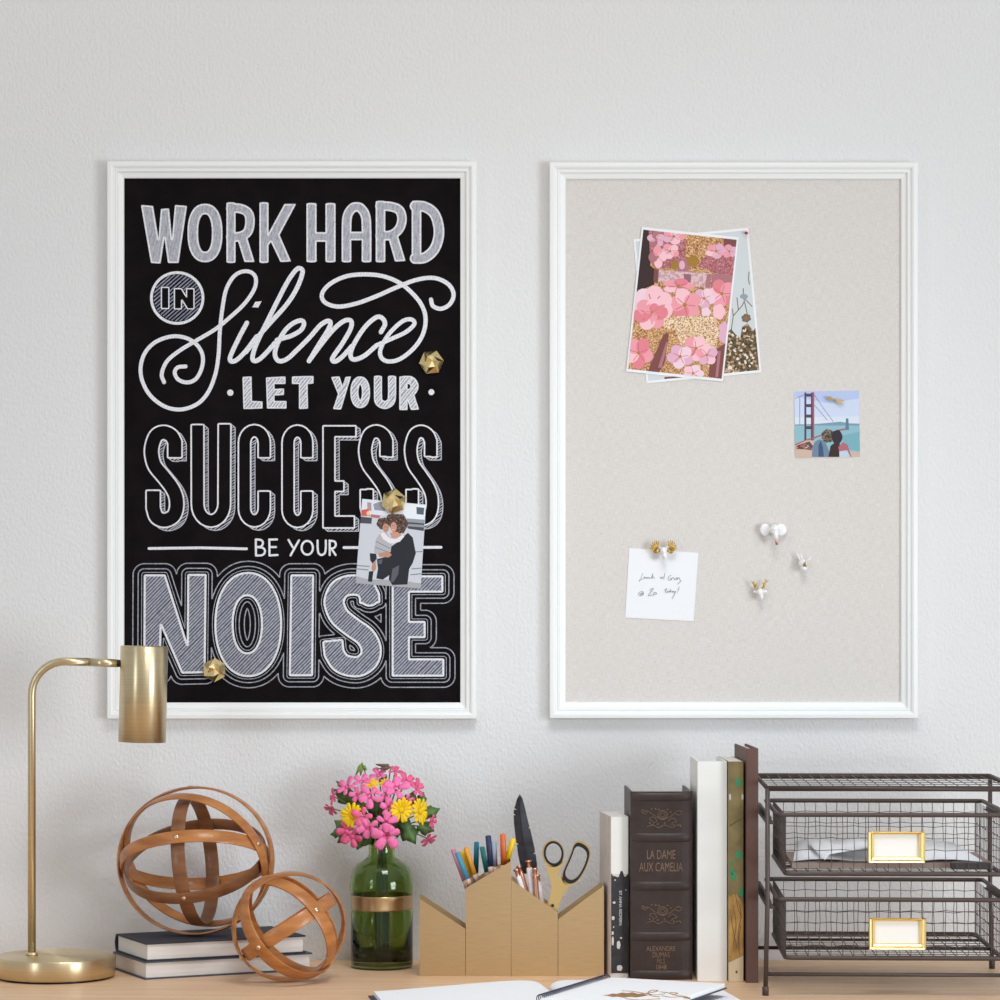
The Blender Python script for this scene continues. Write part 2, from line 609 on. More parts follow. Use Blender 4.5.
ck.b.add([ck.P(*p) for p in z3([(735, 318), (752, 288), (787, 285), (768, 320)])], [(0, 1, 2, 3)], 0)
ck.line(cr([(246, 352), (257, 338), (271, 322), (287, 304), (297, 288), (302.5, 273), (300.5, 268.5), (296, 270), (288, 281), (278, 300), (266, 324), (256, 345), (252.5, 358), (255.5, 361), (261, 358), (268, 351), (275, 343)], 8), 4.6)
ck.line(cr([(277, 340), (284, 338), (292, 335.5), (301, 330), (304, 323.5), (300.5, 320.5), (292, 324), (284, 332), (277, 345), (275, 355), (279, 361), (287, 359), (297, 350), (310, 337), (320, 325.5), (327.5, 321), (330.5, 323), (328, 330), (318, 346), (309, 361)], 8), 4.6)
ck.line(cr([(309, 361), (320, 346), (333, 330), (344, 321), (351, 321), (350.5, 329), (342, 344), (332.5, 358), (335, 361.5), (342, 357), (352, 346)], 8), 4.6)
ck.line(cr([(381, 332), (385, 324), (382, 318), (376, 317.5), (365, 327), (354, 344), (350.5, 355), (354, 359.5), (364, 356), (376, 346)], 8), 4.6)
ck.line(cr(z4([(480, 478), (560, 443), (630, 410), (672, 370), (655, 347), (610, 358), (545, 420), (505, 490), (505, 535), (540, 557), (600, 545), (670, 490), (715, 420), (728, 340), (705, 270), (650, 205), (590, 160), (510, 130), (420, 122), (330, 132), (250, 170), (210, 220), (225, 262), (290, 283), (380, 268), (480, 232), (580, 188), (680, 150), (770, 140), (840, 170), (868, 220), (850, 270), (805, 294), (765, 280), (755, 248)]), 8), 4.2)
ck.build(LM)

# line 3: LET YOUR
ck = Chalk()
lt = [sd_poly([(242.5, 377), (251.5, 376.5), (252, 401), (262.5, 401.5), (262.5, 408.5), (243.5, 409)]),
      sd_poly([(266, 377.5), (285.5, 376.5), (285.5, 384), (274.5, 384), (274.5, 389), (284, 388.5), (284, 395), (274.5, 395.5), (274.5, 401), (286.5, 401), (286.5, 408.5), (267, 408.5)]),
      sd_poly([(292, 376.5), (313.5, 376), (313.5, 383.5), (307.5, 384), (308, 408.5), (299, 409), (299, 384), (292, 384)]),
      sd_poly([(331, 377), (339.5, 376.5), (342.5, 386), (345.5, 377), (351, 376.5), (341, 409.5), (333, 409), (338, 394)]),
      sd_stroke(ell(360.2, 392.3, 5.8, 11.8, 30, 0.9), 8, True),
      sd_stroke(cr([(378, 376.5), (378, 395), (379, 402), (384.8, 405), (390.5, 402), (392, 395), (392, 376.5)]), 8),
      rect(399.3, 407.5, 376.5, 410),
      sd_stroke(cr([(403, 380), (411, 380.5), (414.5, 386), (411.5, 392), (403, 394)]), 8),
      sd_poly([(405, 394), (413, 391), (419, 409.5), (411, 410)])]
LT = union(*lt)
bx = (238, 424, 372, 414)
ck.fill(LT, bx, 1)
ck.lv = 2
ck.contour(LT, bx, -0.6, 1.3, 0)
ck.hatch(LT, bx, -0.9, 2.6, 1.2, 0, lev=-0.8, jit=0.6)
ck.dot(230.3, 392.7, 3.2); ck.dot(431.4, 392.2, 3)
ck.build(LM)

# line 4: SUCCESS
ck = Chalk()
S1 = [(174.9, 457.6), (174.9, 442), (171, 435.5), (163.5, 432.5), (156, 436), (152, 447), (152, 456), (155, 466), (163, 476), (171.5, 487), (176, 497), (176.5, 508), (173, 516.5), (164.5, 520.3), (156.5, 517), (153.3, 508), (153.3, 490.5)]


def smap(x0, k, dy=0):
    return [S1[0]] and [(x0 + (a - 144.3) * k, c + dy) for a, c in S1]


def sletter(pts, w):
    mid = cr(pts[1:-1], 5)
    return sd_stroke([pts[0]] + mid + [pts[-1]], w)


def cletter(x0, x1, w, dy=0):
    xl, xr = x0 + w / 2, x1 - w / 2
    xm = (xl + xr) / 2
    top, bot = 424.5 + dy + w / 2, 527 + dy - w / 2
    r = (xr - xl) / 2
    arc = lambda cy, a0, a1: [(xm + r * math.cos(a0 + (a1 - a0) * i / 10), cy - 1.25 * r * math.sin(a0 + (a1 - a0) * i / 10)) for i in range(11)]
    pts = arc(top + 1.25 * r, 0, PI) + [(xl, 475)] + arc(bot - 1.25 * r, PI, 2 * PI)
    return sd_stroke([(xr, 457.3)] + pts + [(xr, 491.4)], w)


su = [sletter(smap(144.3, 1.0), 14.5),
      sd_stroke([(197.6, 425)] + [(211 - 13.3 * math.cos(PI * i / 12), 504 + 16.8 * math.sin(PI * i / 12)) for i in range(13)] + [(224.6, 424)], 12.8),
      cletter(238.4, 270.5, 12.4), cletter(282, 313, 12.2, 0.5),
      union(rect(323, 335, 425.8, 528), rect(323, 356, 425.8, 436.8), rect(323, 344, 481, 491.5), rect(323, 354.5, 516, 528)),
      sletter(smap(358.6, 0.91, -1), 13.2), sletter(smap(404.6, 0.855, -1), 12.6)]
SU = union(*su)
VX, VY = 4.2, 3.2


def sweep(X, Y):
    o = SU(X, Y)
    for t in np.linspace(0.2, 1.0, 5):
        o = np.minimum(o, SU(X - VX * t, Y - VY * t))
    return o


bx = (138, 448, 416, 538)
shadow = lambda X, Y: np.maximum(sweep(X, Y), 0.9 - SU(X, Y))
ck.hatch(shadow, bx, -0.6, 2.3, 0.85, 4, jit=0.35)
ck.lv = 2
ck.contour(SU, bx, 0, 1.55, 0)
ck.contour(sweep, bx, 0, 0.95, 4, keep=lambda X, Y: SU(X, Y) > 0.8)
ck.build(LM)

# line 5: BE YOUR with rules
ck = Chalk()
ck.line([(149, 548.5), (200, 547.8), (246.5, 548.8)], 2.7)
ck.line([(344, 547.6), (441, 547.3)], 2.7)
for st in ([(255.8, 539.5), (256, 555.5)], cr([(255.8, 539.5), (261, 540), (263, 543), (261, 546.5), (256, 547)]), cr([(256, 547), (263, 548), (265, 551.5), (262.5, 555), (256, 555.5)]),
           [(269.3, 539.5), (269.5, 555.5)], [(269.3, 539.6), (277, 539.4)], [(269.3, 547), (276, 547)], [(269.5, 555.4), (277.6, 555)],
           [(288.5, 540), (293, 547.5)], [(299, 540.3), (290.5, 555.5)],
           cr(ell(307.3, 547.8, 5.7, 6.9, 16), 2) + [(313, 547.8)],
           cr([(317.6, 540.5), (317.7, 548), (318.5, 553), (321.5, 555), (324.8, 553), (325.8, 548), (325.8, 540.5)]),
           [(329.7, 540.5), (329.7, 555)], cr([(329.7, 540.8), (334.5, 541.5), (335.8, 545), (333.8, 548), (329.7, 548.8)]), [(331.5, 548.8), (335.6, 555)]):
    ck.line(st, 2.1)
ck.build(LM)

# line 6: NOISE with echoing contour lines
ck = Chalk()
no = [sd_poly([(144.4, 575), (165, 575), (187.4, 645), (188, 574.5), (206, 574.5), (205, 672.5), (182, 673), (161, 625), (160, 673), (144, 673)]),
      None,
      sd_poly([(291, 575), (313.5, 575), (312.5, 675.6), (289.5, 675.6)]),
      sd_stroke([(369.7, 602.5)] + cr([(369.5, 596), (364, 587.5), (351.4, 585), (340, 589), (334.5, 599), (335, 607), (340, 617), (352, 627), (365, 636.5), (371, 648), (369, 659), (360, 666), (349, 666), (340, 662), (334, 653)], 5) + [(332.8, 641)], 20),
      union(rect(392.3, 409.3, 576, 676), rect(392.3, 442.7, 576, 592), rect(392.3, 425, 621.5, 637.5), rect(392.3, 443.7, 659, 676))]
oo = sd_poly(ell(248.3, 624.5, 33.3, 52, 48, 0.93)); oi = sd_poly(ell(247.3, 624.3, 14.3, 28.7, 40, 0.93))
no[1] = lambda X, Y: np.maximum(oo(X, Y), -oi(X, Y))
NO = union(*no)
bx = (124, 462, 555, 700)
ck.fill(NO, bx, 5, lev=-0.5)
ck.lv = 1
ck.hatch(NO, bx, -0.80, 2.6, 1.35, 6, lev=-0.6, jit=0.35)
ck.lv = 2
ck.contour(NO, bx, -0.4, 2.1, 0)
ck.contour(NO, bx, 2.6, 0.8, 3)
clip = lambda X, Y: (X > 126) & (X < 460) & (Y > 557) & (Y < 697)
ck.contour(NO, bx, 6.2, 1.1, 3, keep=clip)
ck.contour(NO, bx, 11.3, 1.1, 3, keep=clip)
ck.build(LM)


# ------------------------------------------------------------------ prints pinned to the boards
def flatmat(name, rgb, **k):
    return MATS.get(name) or mat(name, rgb, 0.55, spec=0.25, **k)


def speckle(name, stops, scale, stretch=(1, 1, 1)):
    m = mat(name, (200, 150, 100), 0.6, spec=0.2)
    t = m.node_tree
    tc = t.nodes.new('ShaderNodeTexCoord'); mp = t.nodes.new('ShaderNodeMapping')
    mp.inputs['Scale'].default_value = stretch
    vo = t.nodes.new('ShaderNodeTexVoronoi'); vo.inputs['Scale'].default_value = scale
    r = t.nodes.new('ShaderNodeValToRGB'); r.color_ramp.interpolation = 'CONSTANT'
    while len(r.color_ramp.elements) < len(stops):
        r.color_ramp.elements.new(0.5)
    for e, (p, c) in zip(r.color_ramp.elements, stops):
        e.position = p; e.color = (*lin(c), 1)
    t.links.new(tc.outputs['Object'], mp.inputs[0]); t.links.new(mp.outputs[0], vo.inputs['Vector'])
    t.links.new(vo.outputs['Color'], r.inputs[0]); t.links.new(r.outputs[0], t.nodes['Principled BSDF'].inputs['Base Color'])
    return m


def clip_poly(poly, quad):
    def inside(p, a, c, sg):
        return sg * ((c[0] - a[0]) * (p[1] - a[1]) - (c[1] - a[1]) * (p[0] - a[0])) >= -1e-9
    ar = sum(quad[i][0] * quad[(i + 1) % 4][1] - quad[(i + 1) % 4][0] * quad[i][1] for i in range(4))
    sg = 1 if ar > 0 else -1
    out = list(poly)
    for i in range(4):
        a, c = quad[i], quad[(i + 1) % 4]
        src, out = out, []
        for j in range(len(src)):
            p, q = src[j], src[(j + 1) % len(src)]
            ip, iq = inside(p, a, c, sg), inside(q, a, c, sg)
            if ip:
                out.append(p)
            if ip != iq:
                d1 = (c[0] - a[0]) * (p[1] - a[1]) - (c[1] - a[1]) * (p[0] - a[0])
                d2 = (c[0] - a[0]) * (q[1] - a[1]) - (c[1] - a[1]) * (q[0] - a[0])
                t = d1 / (d1 - d2)
                out.append((p[0] + (q[0] - p[0]) * t, p[1] + (q[1] - p[1]) * t))
        if not out:
            return []
    return out


class Print:
    """a paper print: corners given as seen in the photo; drawn shapes are flat colour areas of the printed picture"""
    def __init__(s, name, label, cat, Y, corners, zoom, margin=0.0, group=None, th=0.0005):
        ox, oy, sc = zoom
        s.px = lambda p: (ox + p[0] / sc, oy + p[1] / sc)
        s.Y = Y
        q = [s.px(c) for c in corners]
        cx, cy = sum(p[0] for p in q) / 4, sum(p[1] for p in q) / 4
        c = at(cx, cy, Y)
        s.o = thing(name, c, label, cat, group=group)
        s.c = c
        b = MB()
        b.prism([s.L(p) for p in q], -th, 0)
        s.paper = b.build('paper', M_paper, s.o)
        s.quad = [(p[0] + (cx - p[0]) * margin, p[1] + (cy - p[1]) * margin) for p in q]
        s.b = MB(); s.mats = []; s.ly = 0; s.th = th

    def L(s, p):
        w = at(p[0], p[1], s.Y)
        return (w.x - s.c.x, w.z - s.c.z)

    def mi(s, m):
        if m not in s.mats:
            s.mats.append(m)
        return s.mats.index(m)

    def poly(s, pts, m, clip=True, raw=False):
        P = pts if raw else [s.px(p) for p in pts]
        if clip:
            P = clip_poly(P, s.quad)
        if len(P) < 3:
            return
        s.ly += 1
        s.b.flat([s.L(p) for p in P], -s.th - 0.00004 - 0.0000045 * s.ly, s.mi(m))

    def bg(s, m):
        s.poly(s.quad, m, raw=True)

    def blob(s, x, y, rx, ry, m, n=18, wob=0.0, k=5, ph=0.0):
        s.poly([(x + rx * (1 + wob * math.cos(k * 2 * PI * i / n + ph)) * math.cos(2 * PI * i / n),
                 y + ry * (1 + wob * math.cos(k * 2 * PI * i / n + ph)) * math.sin(2 * PI * i / n)) for i in range(n)], m)

    def stroke(s, pts, w, m):
        P = [Vector(p) for p in pts]
        L, R = [], []
        for i in range(len(P)):
            t = (P[min(i + 1, len(P) - 1)] - P[max(i - 1, 0)])
            t = t.normalized() if t.length > 1e-6 else Vector((1, 0))
            n = Vector((-t.y, t.x)) * w / 2
            L.append(tuple(P[i] + n)); R.append(tuple(P[i] - n))
        for i in range(len(P) - 1):
            s.poly([L[i], L[i + 1], R[i + 1], R[i]], m)

    def flower(s, x, y, r, cols, n=5, ph=0.3, sq=0.9):
        for k in range(n):
            a = ph + 2 * PI * k / n
            cx, cy = x + 0.52 * r * math.cos(a), y + 0.52 * r * sq * math.sin(a)
            s.poly([(cx + r * (0.52 * math.cos(t) * math.cos(a) - 0.46 * math.sin(t) * math.sin(a)),
                     cy + r * sq * (0.52 * math.cos(t) * math.sin(a) + 0.46 * math.sin(t) * math.cos(a))) for t in [2 * PI * i / 14 for i in range(14)]],
                   cols[k % len(cols)])
        for k in range(n):
            a = ph + 2 * PI * (k + 0.5) / n
            s.stroke([(x + 0.15 * r * math.cos(a), y + 0.15 * r * sq * math.sin(a)), (x + 0.62 * r * math.cos(a), y + 0.62 * r * sq * math.sin(a))], r * 0.05, flatmat('print_deep_pink', (204, 108, 122)))
        s.blob(x, y, r * 0.13, r * 0.13, flatmat('print_ochre', (176, 128, 58)), n=8)

    def done(s):
        return s.b.build('picture', s.mats, s.o, fix=False)


pk1, pk2, pk3 = flatmat('print_pink', (238, 158, 168)), flatmat('print_pale_pink', (247, 196, 204)), flatmat('print_rose', (228, 132, 142))
lil, lil2 = flatmat('print_lilac', (226, 176, 196)), flatmat('print_pale_lilac', (240, 208, 218))
plum, mauve, dkbrown = flatmat('print_plum', (128, 78, 74)), flatmat('print_mauve', (176, 118, 124)), flatmat('print_dark_brown', (62, 46, 46))
gold_sp = speckle('print_gold_glitter', [(0, (150, 96, 62)), (0.3, (196, 146, 92)), (0.55, (222, 184, 136)), (0.75, (168, 106, 86)), (0.9, (246, 222, 190))], 620)
pale_sp = speckle('print_pale_glitter', [(0, (170, 120, 84)), (0.3, (226, 192, 152)), (0.6, (248, 226, 200)), (0.85, (196, 150, 104))], 640)
band_sp = speckle('print_band_glitter', [(0, (196, 156, 158)), (0.4, (222, 190, 192)), (0.75, (206, 168, 170))], 300)
ruf_sp = speckle('print_ruffle', [(0, (150, 86, 88)), (0.35, (196, 128, 132)), (0.6, (172, 104, 110)), (0.85, (216, 156, 160))], 500)

Z = (620, 205, 5.407)
# second print underneath
p = Print('photo_print', 'white bordered print of a glittering bush under pale sky, behind the pink flower print', 'photo', YB - 0.0006,
          [(72, 185), (693, 122), (765, 905), (143, 965)], Z, 0.035, 'prints on the linen pinboard')
p.bg(flatmat('print_pale_sky', (208, 214, 215)))
bush = speckle('print_bush', [(0, (74, 62, 46)), (0.3, (120, 96, 70)), (0.5, (96, 88, 66)), (0.68, (190, 160, 130)), (0.82, (232, 216, 200)), (0.93, (160, 92, 74))], 300)
tw = flatmat('print_twig', (120, 104, 84))
p.poly([(560, 930), (570, 700), (600, 670), (625, 700), (650, 720), (660, 660), (690, 640), (720, 680), (750, 640), (770, 905)], bush)
p.poly([(240, 930), (330, 925), (420, 915), (420, 960), (240, 960)], plum)
for q in ([(600, 690), (612, 600), (660, 545), (672, 520)], [(612, 600), (608, 560)], [(640, 570), (632, 500)], [(690, 600), (668, 500), (666, 450)], [(668, 500), (715, 550)], [(700, 430), (694, 400), (698, 360)]):
    p.stroke(q, 5, tw)
p.flower(682, 612, 26, [tw], 6)
p.blob(670, 495, 22, 14, flatmat('print_grey_blue', (150, 160, 170)))
p.done()
# flower print on top
p = Print('photo_print', 'white bordered print of pink flowers and gold glitter, on top of the pair', 'photo', YB - 0.0016,
          [(118, 118), (642, 175), (557, 955), (33, 900)], Z, 0.037, 'prints on the linen pinboard')
p.bg(gold_sp)
p.poly([(100, 100), (155, 130), (165, 330), (190, 350), (185, 430), (90, 470)], dkbrown)
p.poly([(155, 130), (330, 120), (360, 200), (340, 330), (200, 345), (165, 310)], ruf_sp)
p.poly([(480, 250), (620, 180), (620, 380), (520, 370), (420, 330)], ruf_sp)
p.poly([(560, 160), (640, 170), (630, 260), (560, 215)], plum)
p.flower(290, 170, 62, [pk1, pk2, lil], 5, 0.1, 0.7); p.flower(195, 185, 48, [lil, mauve], 5, 0.9, 0.9)
p.flower(270, 250, 52, [pk1, pk2, lil], 5, 0.5, 0.8); p.flower(205, 280, 50, [pk2, mauve, pk1], 4, 1.5, 1.2)
p.flower(520, 250, 58, [pk1, lil, pk2], 5, 0.2, 0.7); p.flower(590, 250, 45, [lil, pk1], 5, 0.8, 0.8)
p.blob(345, 330, 38, 40, mauve, wob=0.1); p.blob(335, 325, 16, 24, lil)
p.blob(395, 305, 34, 30, flatmat('print_olive', (166, 124, 52)), wob=0.12); p.blob(295, 325, 22, 26, flatmat('print_olive', (166, 124, 52)), wob=0.1)
p.poly([(185, 345), (215, 350), (205, 425), (180, 410)], plum)
p.poly([(500, 370), (610, 380), (600, 430), (490, 450)], mauve)
p.poly([(210, 352), (490, 370), (485, 448), (205, 415)], band_sp)
p.poly([(345, 372), (385, 376), (382, 420), (345, 416)], flatmat('print_plum_light', (150, 104, 116)))
p.poly([(470, 372), (492, 374), (488, 446), (460, 446)], mauve)
p.flower(315, 440, 85, [pk1, pk3, pk2], 5, 0.0, 0.5)
p.flower(550, 480, 78, [pk3, pk1, pk2], 5, 0.6, 1.0)
p.flower(455, 505, 60, [lil2, lil], 5, 0.2, 0.95)
p.flower(350, 540, 92, [pk1, pk3, pk1, pk2], 5, 0.75, 0.95)
p.blob(535, 578, 34, 42, pk2, wob=0.08); p.blob(465, 580, 26, 26, lil2, wob=0.1); p.blob(560, 690, 28, 60, lil, wob=0.1)
p.poly([(240, 610), (330, 600), (500, 600), (540, 680), (520, 780), (330, 760), (300, 680), (230, 660)], pale_sp)
p.flower(175, 545, 112, [pk2, lil2, pk2], 7, 0.4, 0.95); p.flower(165, 590, 92, [pk1, pk2, pk3], 6, 0.9, 0.95); p.flower(172, 580, 52, [pk3, pk1], 5, 0.1, 0.95)
p.poly([(235, 700), (265, 690), (240, 860), (200, 920), (150, 900)], plum)
p.poly([(250, 740), (262, 740), (225, 880), (205, 880)], mauve)
p.poly([(490, 800), (580, 740), (560, 940), (480, 930)], plum)
p.poly([(530, 790), (545, 790), (530, 930), (515, 930)], mauve)
p.flower(100, 800, 78, [pk1, pk3, pk2], 5, 0.3, 1.1)
p.flower(410, 775, 72, [pk1, pk2, pk3], 5, 0.2, 0.95); p.flower(470, 810, 58, [pk2, lil, pk1], 5, 0.9, 1.0)
p.flower(325, 820, 72, [lil, lil2, lil], 5, 0.5, 0.9); p.flower(395, 910, 58, [lil2, pk2], 5, 0.1, 0.8)
p.done()

# bay photo with a bridge tower
p = Print('photo_print', 'small square photo of two people by a bay beside a red bridge tower', 'photo', YB - 0.0006,
          [(220, 195), (808, 190), (818, 788), (228, 796)], (770, 370, 9.09), 0.0, 'prints on the linen pinboard')
p.bg(flatmat('print_sky', (204, 214, 236)))
p.poly([(230, 195), (808, 190), (812, 260), (500, 300), (225, 240)], flatmat('print_sky_high', (182, 196, 232)))
p.poly([(225, 430), (815, 420), (816, 500), (226, 500)], flatmat('print_haze', (214, 224, 234)))
p.poly([(225, 495), (390, 492), (520, 482), (640, 470), (720, 485), (815, 488), (815, 512), (226, 512)], flatmat('print_far_hill', (128, 152, 174)))
p.poly([(224, 505), (815, 505), (820, 800), (226, 800)], flatmat('print_bay', (142, 186, 196)))
p.poly([(640, 600), (815, 560), (818, 740), (700, 720)], flatmat('print_bay_deep', (120, 174, 184)))
cable = flatmat('print_cable', (128, 116, 140))
for q in ([(395, 215), (480, 340), (575, 470)], [(395, 310), (520, 455)], [(310, 225), (225, 260)], [(270, 250), (270, 500)]):
    p.stroke(q, 5, cable)
tower, red = flatmat('print_tower_dark', (84, 70, 88)), flatmat('print_tower_red', (176, 92, 98))
p.poly([(312, 205), (330, 205), (330, 640), (312, 640)], tower)
p.poly([(372, 205), (388, 205), (392, 640), (372, 640)], tower); p.poly([(386, 200), (402, 205), (402, 640), (388, 640)], red)
for y in (215, 310, 405, 510):
    p.poly([(325, y), (375, y), (375, y + 28), (325, y + 28)], tower)
p.stroke([(230, 680), (330, 640), (480, 590), (640, 545), (700, 535)], 14, red)
p.poly([(690, 440), (712, 440), (718, 545), (684, 545)], flatmat('print_sail', (92, 128, 146)))
p.poly([(226, 690), (330, 640), (390, 640), (400, 700), (600, 740), (818, 745), (820, 800), (226, 800)], flatmat('print_sand', (206, 178, 160)))
shade = speckle('print_crowd', [(0, (64, 54, 58)), (0.4, (112, 84, 84)), (0.7, (176, 110, 104)), (0.85, (190, 190, 196))], 420)
p.poly([(240, 690), (290, 670), (360, 650), (390, 690), (380, 730), (300, 720), (240, 720)], shade)
p.poly([(380, 790), (385, 700), (410, 650), (450, 630), (500, 650), (540, 740), (530, 790)], flatmat('print_denim', (112, 132, 156)))
p.poly([(440, 790), (440, 690), (460, 640), (480, 700), (490, 790)], flatmat('print_denim_dark', (66, 88, 120)))
p.blob(525, 600, 58, 62, speckle('print_curly_hair', [(0, (70, 58, 52)), (0.45, (112, 98, 84)), (0.8, (146, 130, 110))], 420), wob=0.08, k=7)
p.blob(610, 610, 48, 66, flatmat('print_dark_hair', (58, 48, 56)), wob=0.04)
p.poly([(530, 790), (550, 690), (600, 650), (650, 690), (650, 790)], dkbrown)
p.poly([(620, 700), (660, 655), (705, 680), (740, 790), (640, 790)], flatmat('print_shirt_red', (182, 104, 116)))
p.poly([(630, 740), (700, 730), (730, 790), (630, 790)], flatmat('print_shirt_pale', (190, 206, 222)))
p.done()

# note with handwriting
note = Print('paper_note', 'square white paper note with two lines of dark handwriting on the pinboard', 'note', YB - 0.0006,
             [(122, 200), (410, 220), (390, 505), (105, 490)], (600, 500, 4.167), 0.0)
note.px = lambda q: (635 + q[0] / 15.38, 535 + q[1] / 15.38)
ink = flatmat('note_ink', (124, 126, 138))
for q in ([(118, 585), (98, 650), (60, 712), (100, 684), (132, 672)], [(132, 668), (142, 640), (150, 672), (166, 645), (173, 672), (186, 648), (196, 670), (212, 648), (222, 672), (242, 658)],
          [(248, 672), (278, 588), (262, 668), (284, 645), (304, 670)], [(385, 640), (396, 672), (410, 645), (421, 672), (436, 638)], [(440, 684), (462, 585)],
          [(562, 618), (532, 630), (508, 662), (520, 697), (550, 692), (556, 664), (534, 664)], [(560, 692), (576, 658), (600, 664), (611, 692), (636, 658), (652, 660), (640, 692), (662, 664), (682, 660), (690, 692), (706, 706), (652, 760)],
          [(110, 888), (90, 898), (84, 916), (100, 912), (116, 890), (121, 916), (131, 890), (110, 868), (70, 880), (53, 910), (80, 932), (122, 926)],
          [(224, 850), (286, 818), (250, 870), (204, 932), (272, 920)], [(288, 888), (280, 940)], [(290, 888), (320, 884), (331, 905), (296, 916)],
          [(482, 818), (465, 870), (482, 882)], [(450, 846), (492, 834)], [(502, 858), (490, 880), (510, 880), (520, 858), (536, 880), (548, 826), (540, 880), (566, 858), (576, 880), (590, 862), (601, 880), (622, 862), (606, 910), (568, 985)],
          [(682, 795), (655, 870)], [(650, 886), (646, 898)]):
    note.stroke(cr(q, 4), 6.5, ink)
note.b.build('handwriting', note.mats, note.o, fix=False)

# street photo under a magnet on the chalkboard
p = Print('photo_print', 'street photo of a person in black hugging a child, under a gold magnet', 'photo', YB - 0.0012,
          [(268, 157), (800, 205), (755, 905), (213, 860)], (330, 480, 8.33), 0.0)
p.bg(flatmat('print_street', (204, 207, 214)))
p.poly([(250, 150), (820, 200), (800, 300), (255, 290)], flatmat('print_street_top', (222, 226, 234)))
p.poly([(420, 180), (470, 200), (460, 260), (370, 250), (360, 200)], flatmat('print_street_grey', (150, 152, 164)))
p.poly([(310, 185), (345, 190), (345, 260), (312, 250)], flatmat('print_awning', (176, 150, 150)))
p.poly([(262, 250), (320, 240), (335, 300), (260, 300)], flatmat('print_red_light', (214, 96, 92)))
p.blob(318, 278, 14, 18, flatmat('print_glow', (246, 200, 150)))
p.poly([(340, 285), (420, 295), (410, 320), (340, 310)], mauve)
p.poly([(256, 305), (350, 315), (345, 365), (250, 360)], flatmat('print_car_dark', (78, 80, 86)))
p.poly([(600, 195), (795, 212), (788, 330), (640, 320), (600, 260)], flatmat('print_van', (232, 236, 242)))
p.poly([(720, 225), (785, 232), (780, 290), (722, 284)], flatmat('print_van_window', (88, 100, 110)))
p.poly([(640, 320), (788, 332), (784, 420), (640, 400)], flatmat('print_van_low', (150, 154, 162)))
p.poly([(650, 350), (786, 362), (785, 375), (650, 365)], flatmat('print_car_dark', (78, 80, 86)))
p.poly([(650, 385), (782, 395), (780, 425), (650, 405)], flatmat('print_car_dark', (78, 80, 86)))
stl = flatmat('print_paving_line', (140, 140, 146))
for q in ([(220, 712), (330, 720)], [(225, 740), (320, 750)], [(680, 740), (760, 735)], [(670, 790), (760, 780)], [(660, 850), (750, 870)], [(220, 815), (310, 830)], [(690, 600), (770, 596)]):
    p.stroke(q, 9, stl)
p.poly([(214, 800), (330, 830), (500, 830), (755, 860), (755, 905), (213, 865)], flatmat('print_paving', (172, 172, 176)))
blk, blk2 = flatmat('print_black_coat', (44, 46, 52)), flatmat('print_black_sheen', (92, 94, 102))
hair = speckle('print_brown_hair', [(0, (66, 50, 46)), (0.4, (96, 76, 68)), (0.75, (132, 108, 96))], 420)
skin = flatmat('print_skin', (192, 142, 118))
p.poly([(500, 560), (560, 520), (600, 480), (650, 440), (690, 480), (715, 610), (690, 690), (660, 740), (645, 870), (520, 875), (490, 830), (500, 700), (470, 640)], blk)
p.poly([(390, 660), (500, 630), (560, 650), (540, 760), (440, 830), (385, 820), (400, 740)], blk)
p.poly([(520, 740), (575, 710), (570, 780), (530, 850), (505, 850)], blk2); p.poly([(400, 668), (440, 660), (430, 700), (405, 700)], blk2)
p.poly([(370, 570), (385, 490), (420, 440), (470, 430), (515, 520), (505, 600), (440, 620), (370, 610)], flatmat('print_sweater', (182, 180, 186)))
p.stroke([(380, 510), (440, 540), (500, 570)], 8, stl); p.stroke([(376, 560), (430, 580), (480, 600)], 8, stl)
p.poly([(418, 445), (450, 435), (500, 490), (560, 490), (600, 455), (620, 470), (580, 515), (500, 530), (440, 490)], flatmat('print_white_cuff', (232, 228, 230)))
p.poly([(400, 610), (490, 595), (515, 625), (490, 645), (410, 640)], skin)
p.poly([(355, 680), (380, 660), (385, 740), (360, 770), (345, 740)], skin)
p.poly([(332, 610), (385, 615), (390, 655), (355, 695), (335, 670)], blk); p.poly([(325, 760), (362, 760), (350, 850), (316, 845)], blk)
p.blob(570, 365, 78, 85, hair, wob=0.07, k=6); p.blob(445, 362, 56, 50, hair, wob=0.07, k=6, ph=1); p.blob(520, 320, 50, 40, hair, wob=0.05)
p.blob(465, 398, 28, 36, skin); p.blob(530, 392, 26, 42, flatmat('print_skin_light', (206, 150, 132)))
p.poly([(500, 440), (560, 430), (600, 460), (540, 490), (510, 480)], flatmat('print_skin_light', (206, 150, 132)))
for (x, y) in ((455, 392), (476, 392), (522, 380), (540, 384)):
    p.blob(x, y, 4, 3, dkbrown, n=6)
p.stroke([(458, 418), (472, 420)], 4, flatmat('print_red_light', (214, 96, 92))); p.stroke([(520, 412), (536, 416)], 5, flatmat('print_glow', (246, 200, 150)))
p.done()


